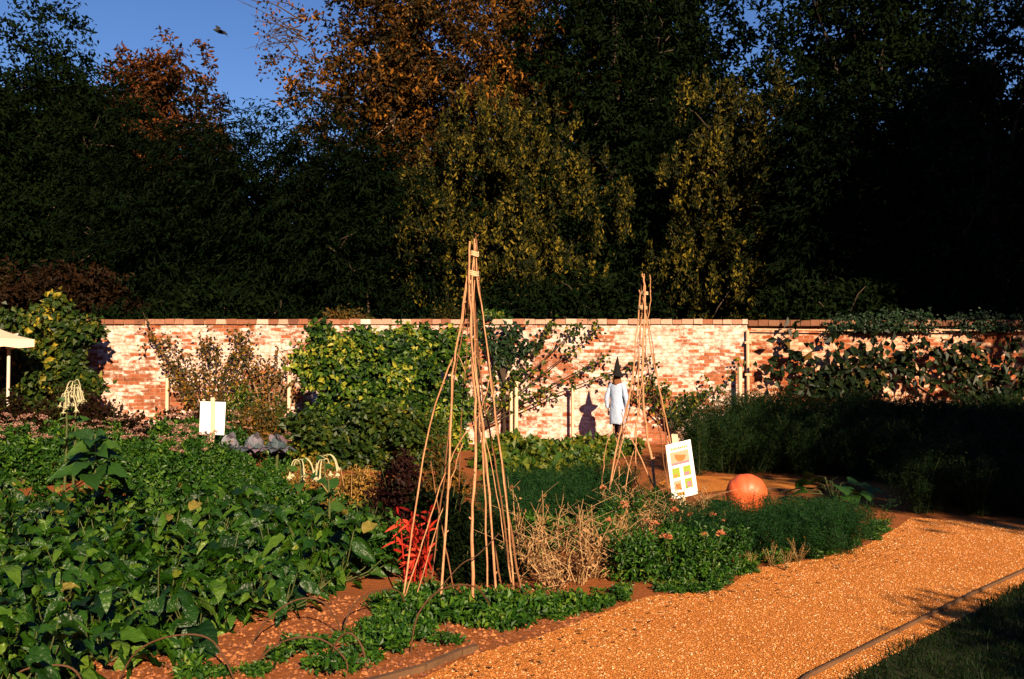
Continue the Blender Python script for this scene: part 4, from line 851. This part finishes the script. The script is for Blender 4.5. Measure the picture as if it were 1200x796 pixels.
A = Acc(); tube(A, smooth_path([(0, 0, .16), (.01, .0, .21), (.04, .01, .25)], 3), [.035, .028, .02, .018, .018, .02, .022], 7); s_ = A.build('stalk', M['drystem'], o)
# ------------------------------------------------------------------ signs
def board(name, pts, D, th, mat, parent, o0, back=0):
    P = [W(a, b, D+back)-o0 for a, b in pts]; v = [tuple(p) for p in P]+[tuple(p+Vector((0, th, 0))) for p in P]
    A = Acc(); A.add(v, [[0, 1, 2, 3], [7, 6, 5, 4], [0, 4, 5, 1], [1, 5, 6, 2], [2, 6, 7, 3], [3, 7, 4, 0]]); return A.build(name, mat, parent)
DS = 9.55; o0 = Vector((W(798, 580, DS).x, DS, 0))
t = thing('picture_sign', 'white sign with small coloured pictures tilted on a wooden post', 'sign', o0)
board('board', [(780, 522), (809, 515), (818, 579), (788, 585.5)], DS, .012, M['white'], t, o0)
A = Acc(); a = W(790, 509, DS+.03)-o0; b = W(800, 590, DS+.03)-o0; wv = .032
v = []
for q in (a, b+(b-a).normalized()*b.z*1.05):
    for dy in (0, .03):
        for dx in (-wv, wv): v.append((q.x+dx, .014+dy, q.z))
A.add(v, [[0, 1, 3, 2], [4, 6, 7, 5], [0, 4, 5, 1], [2, 3, 7, 6], [0, 2, 6, 4], [1, 5, 7, 3]]); A.build('post', M['palepost'], t)
U = lambda u, v_: (780+29*u+8.7*v_, 522-7*u+63.5*v_)
def patch(u0, v0, u1, v1, mat, nm, lift=.0015): return board(nm, [U(u0, v0), U(u1, v0), U(u1, v1), U(u0, v1)], DS-lift, .001, mat, t, o0)
for i in range(9): patch(.17+i*.075, .075+(.012 if i % 2 else 0), .17+i*.075+.055, .125, M['print_y'] if i % 3 else M['print_g'], 'title_letter')
patch(.12, .16, .86, .40, M['print_p'], 'picture'); patch(.12, .36, .86, .40, M['print_v'], 'picture_band', .0025)
A = Acc(); cc = U(.52, .22); pts = [W(cc[0]+6.5*math.cos(a_), cc[1]+.5+8*abs(math.sin(a_))*(1 if 1 else 0), DS-.004)-o0 for a_ in np.linspace(0, PI, 12)]
nn = len(pts); v = [tuple(p) for p in pts]+[tuple(sum(pts, Vector())/nn)]; A.add(v, [[i, i+1, nn] for i in range(nn-1)]+[[nn-1, 0, nn]]); A.build('bowl_picture', M['print_o'], t)
for u in (.12, .56):
    patch(u, .45, u+.3, .63, M['print_g'], 'picture'); patch(u+.03, .56, u+.22, .62, M['print_y' if u < .3 else 'print_v'], 'picture_detail', .0025)
    patch(u, .68, u+.3, .86, M['print_p' if u < .3 else 'print_g'], 'picture'); patch(u+.08, .74, u+.26, .84, M['print_o' if u < .3 else 'print_v'], 'picture_detail', .0025)
patch(.2, .9, .5, .96, M['print_y'], 'caption')
DN = 13.3; o0 = Vector((W(249, 490, DN).x, DN, 0)); t = thing('notice_board', 'white notice board on a pale post among the shrubs at the left', 'sign', o0)
board('board', [(235, 470.5), (264.5, 471.5), (262.5, 510), (233.5, 509)], DN, .014, M['white'], t, o0)
A = Acc(); a = W(250, 466, DN)-o0; box(A, -.028+a.x, .028+a.x, -.032, -.002, -.05, a.z); A.build('post', M['palepost'], t)
# ------------------------------------------------------------------ person
PX, PD = 723.5, 18.6; base = W(PX, 500, PD); pr = thing('person', 'person in black pointed witch hat and pale blue long shirt walking before the wall', 'person', (base.x, PD, 0), R(-35)); pr.scale = (.86, .9, .955)
def skin(name, verts, edges, mat, parent, root=0, sub=2):
    me = bpy.data.meshes.new(name); me.from_pydata([v[:3] for v in verts], edges, []); me.materials.append(mat)
    o = bpy.data.objects.new(name, me); C.objects.link(o); o.parent = parent
    sk = o.modifiers.new('Skin', 'SKIN'); sk.use_smooth_shade = True
    if not me.skin_vertices: me.attributes
    return o, sk
def skinned(name, verts, edges, mat, parent, root=0):
    bm = bmesh.new(); ly = bm.verts.layers.skin.verify(); vv = []
    for i, v in enumerate(verts):
        q = bm.verts.new(v[:3]); r = v[3]; q[ly].radius = (r, v[4] if len(v) > 4 else r); q[ly].use_root = (i == root); vv.append(q)
    for a, b in edges: bm.edges.new((vv[a], vv[b]))
    me = bpy.data.meshes.new(name); bm.to_mesh(me); bm.free(); me.materials.append(mat)
    o = bpy.data.objects.new(name, me); C.objects.link(o); o.parent = parent
    m = o.modifiers.new('Skin', 'SKIN'); m.use_smooth_shade = True; m2 = o.modifiers.new('Subdivision', 'SUBSURF'); m2.levels = 2; m2.render_levels = 2; return o
V = [(0, 0, .88, .13, .1), (0, 0, 1.05, .115, .09), (0, 0, 1.25, .14, .095), (0, 0, 1.38, .075, .06), (0, 0, 1.45, .048), (0, .01, 1.53, .078, .09), (0, .01, 1.6, .075, .085), (0, .01, 1.655, .045, .05)]
E = [(0, 1), (1, 2), (2, 3), (3, 4), (4, 5), (5, 6), (6, 7)]
for s in (-1, 1):
    k = len(V); st = .13 if s < 0 else -.1
    V += [(s*.09, 0, .82, .085), (s*.095, st*.5+.03, .47, .055), (s*.09, st-.02, .10, .035), (s*.09, st+.0, .045, .035), (s*.1, st+.12, .03, .025)]; E += [(0, k), (k, k+1), (k+1, k+2), (k+2, k+3), (k+3, k+4)]
    k = len(V); V += [(s*.165, 0, 1.35, .055), (s*.25, -.04, 1.1, .04), (s*.262, .01, .88, .028), (s*.262, .02, .82, .026, .016)]; E += [(2, k), (k, k+1), (k+1, k+2), (k+2, k+3)]
    w_ = k+3
    for f in range(4):
        q = len(V); ox = (f-1.5)*.017; L_ = (.055, .065, .062, .05)[f]
        V += [(s*.262, .02+ox, .785, .0085), (s*.26, .023+ox, .785-L_*.6, .008), (s*.25, .027+ox, .785-L_, .007)]; E += [(w_, q), (q, q+1), (q+1, q+2)]
    q = len(V); V += [(s*.252, .05, .80, .0095), (s*.244, .06, .765, .008)]; E += [(w_, q), (q, q+1)]
skinned('body', V, E, M['skin'], pr)
# face features
A = Acc(); tube(A, [(0, .1, 1.56), (0, .118, 1.54), (0, .1, 1.528)], [.008, .014, .01], 6); A.build('nose', M['skin'], pr, True)
for s in (-1, 1):
    A = Acc(); tube(A, [(s*.032, .092, 1.565), (s*.032, .1, 1.565)], [.01, .006], 8); A.build('eye', M['hat'], pr, True)
    A = Acc(); tube(A, [(s*.078, .0, 1.575), (s*.088, -.005, 1.56), (s*.08, .0, 1.535)], [.01, .014, .008], 6); A.build('ear', M['skin'], pr, True)
A = Acc(); tube(A, [(-.022, .093, 1.5), (0, .1, 1.498), (.022, .093, 1.5)], [.004, .007, .004], 6); A.build('mouth', M['print_o'], pr, True)
# shirt: torso loft + sleeves
A = Acc(); nu = 36; prof = [(1.43, .06, .055), (1.415, .1, .075), (1.385, .165, .09), (1.33, .19, .105), (1.22, .185, .115), (1.08, .17, .12), (.95, .178, .125), (.82, .195, .135), (.68, .2, .14), (.56, .195, .14), (.545, .188, .134), (.56, .18, .128)]
v = []
for j, (z, a, b) in enumerate(prof):
    for i in range(nu):
        th = 2*PI*i/nu; f = 1+(.035*math.sin(th*5+z*9)+.025*math.sin(th*9+z*17))*(0 if j < 2 else 1)*(1.3-z*.5); v.append((a*f*math.cos(th), b*f*math.sin(th), z+.012*math.sin(th*3)*(j > 8)))
A.add(v, [[j*nu+i, (j+1)*nu+i, (j+1)*nu+(i+1) % nu, j*nu+(i+1) % nu] for j in range(len(prof)-1) for i in range(nu)])
for s in (-1, 1):
    sp = smooth_path([(s*.12, 0, 1.38), (s*.175, -.005, 1.33), (s*.252, -.04, 1.12), (s*.262, -.02, 1.02), (s*.262, .01, .89)], 5); tube(A, sp, [.05]+[.068+.006*math.sin(i*2.2)-.0008*i for i in range(1, len(sp))], 14)
A.build('shirt', M['shirt'], pr, True)
for s in (-1, 1):
    st = .13 if s < 0 else -.1; A = Acc(); sp = smooth_path([(s*.09, 0, .86), (s*.095, st*.25+.015, .65), (s*.095, st*.5+.03, .47), (s*.093, st*.8-.01, .27), (s*.09, st-.02, .11)], 4)
    tube(A, sp, list(np.interp(range(len(sp)), [0, 4, 8, 11, 16], [.1, .085, .063, .06, .043])), 14); A.build('leggings', M['legs'], pr, True)
    A = Acc(); sp = smooth_path([(s*.09, st-.055, .05), (s*.092, st+.0, .055), (s*.097, st+.09, .04), (s*.1, st+.16, .03)], 3); tube(A, sp, list(np.interp(range(len(sp)), [0, 3, 7, 9], [.038, .05, .042, .025])), 10); tube(A, [(s*.09, st-.02, .04), (s*.09, st-.02, .13)], [.045, .046], 10); A.build('shoe', M['shoe'], pr, True)
# hair
A = Acc(); v = []
for j in range(12):
    z = 1.66-j*.028; q = j/11
    for i in range(28):
        th = PI*.98+ (PI*1.04)*i/27; rr = 1+.05*math.sin(i*2.7)+.03*math.sin(i*5.3+j); a = np.interp(j, [0, 2, 5, 9, 11], [.055, .086, .096, .1, .085])*rr; b = a*1.12; v.append((a*math.cos(th), b*math.sin(th)+.01, z))
    for i in range(28):
        th = PI*2.02-(PI*1.04)*i/27; a = np.interp(j, [0, 2, 5, 9, 11], [.05, .08, .086, .088, .075]); v.append((a*math.cos(th), a*1.05*math.sin(th)+.01, z))
A.add(v, [[j*56+i, (j+1)*56+i, (j+1)*56+(i+1) % 56, j*56+(i+1) % 56] for j in range(11) for i in range(56)]); A.build('hair', M['hair'], pr, True)
# hat
t = A = Acc(); prof = [(.225, 1.585), (.222, 1.6), (.16, 1.612), (.105, 1.62), (.096, 1.65), (.075, 1.72), (.055, 1.80), (.034, 1.89), (.018, 1.96), (.004, 2.0)]; prof = [(.088, 1.61), (.15, 1.598)]+prof; v = []
for j, (r, z) in enumerate(prof):
    for i in range(32):
        th = 2*PI*i/32; wv = .016*math.sin(th*2+.6)+.01*math.sin(th*3) if j in (1, 2, 3, 4) else 0; bend = max(0, z-1.8)**1.5*.18; crink = 1+.05*math.sin(z*60+th*2)*(j > 5); v.append((r*crink*math.cos(th)+bend, r*crink*math.sin(th)*1.02, z+wv*(r/.19)))
A.add(v, [[j*32+i, j*32+(i+1) % 32, (j+1)*32+(i+1) % 32, (j+1)*32+i] for j in range(len(prof)-1) for i in range(32)]); A.build('witch_hat', M['hat'], pr, True)
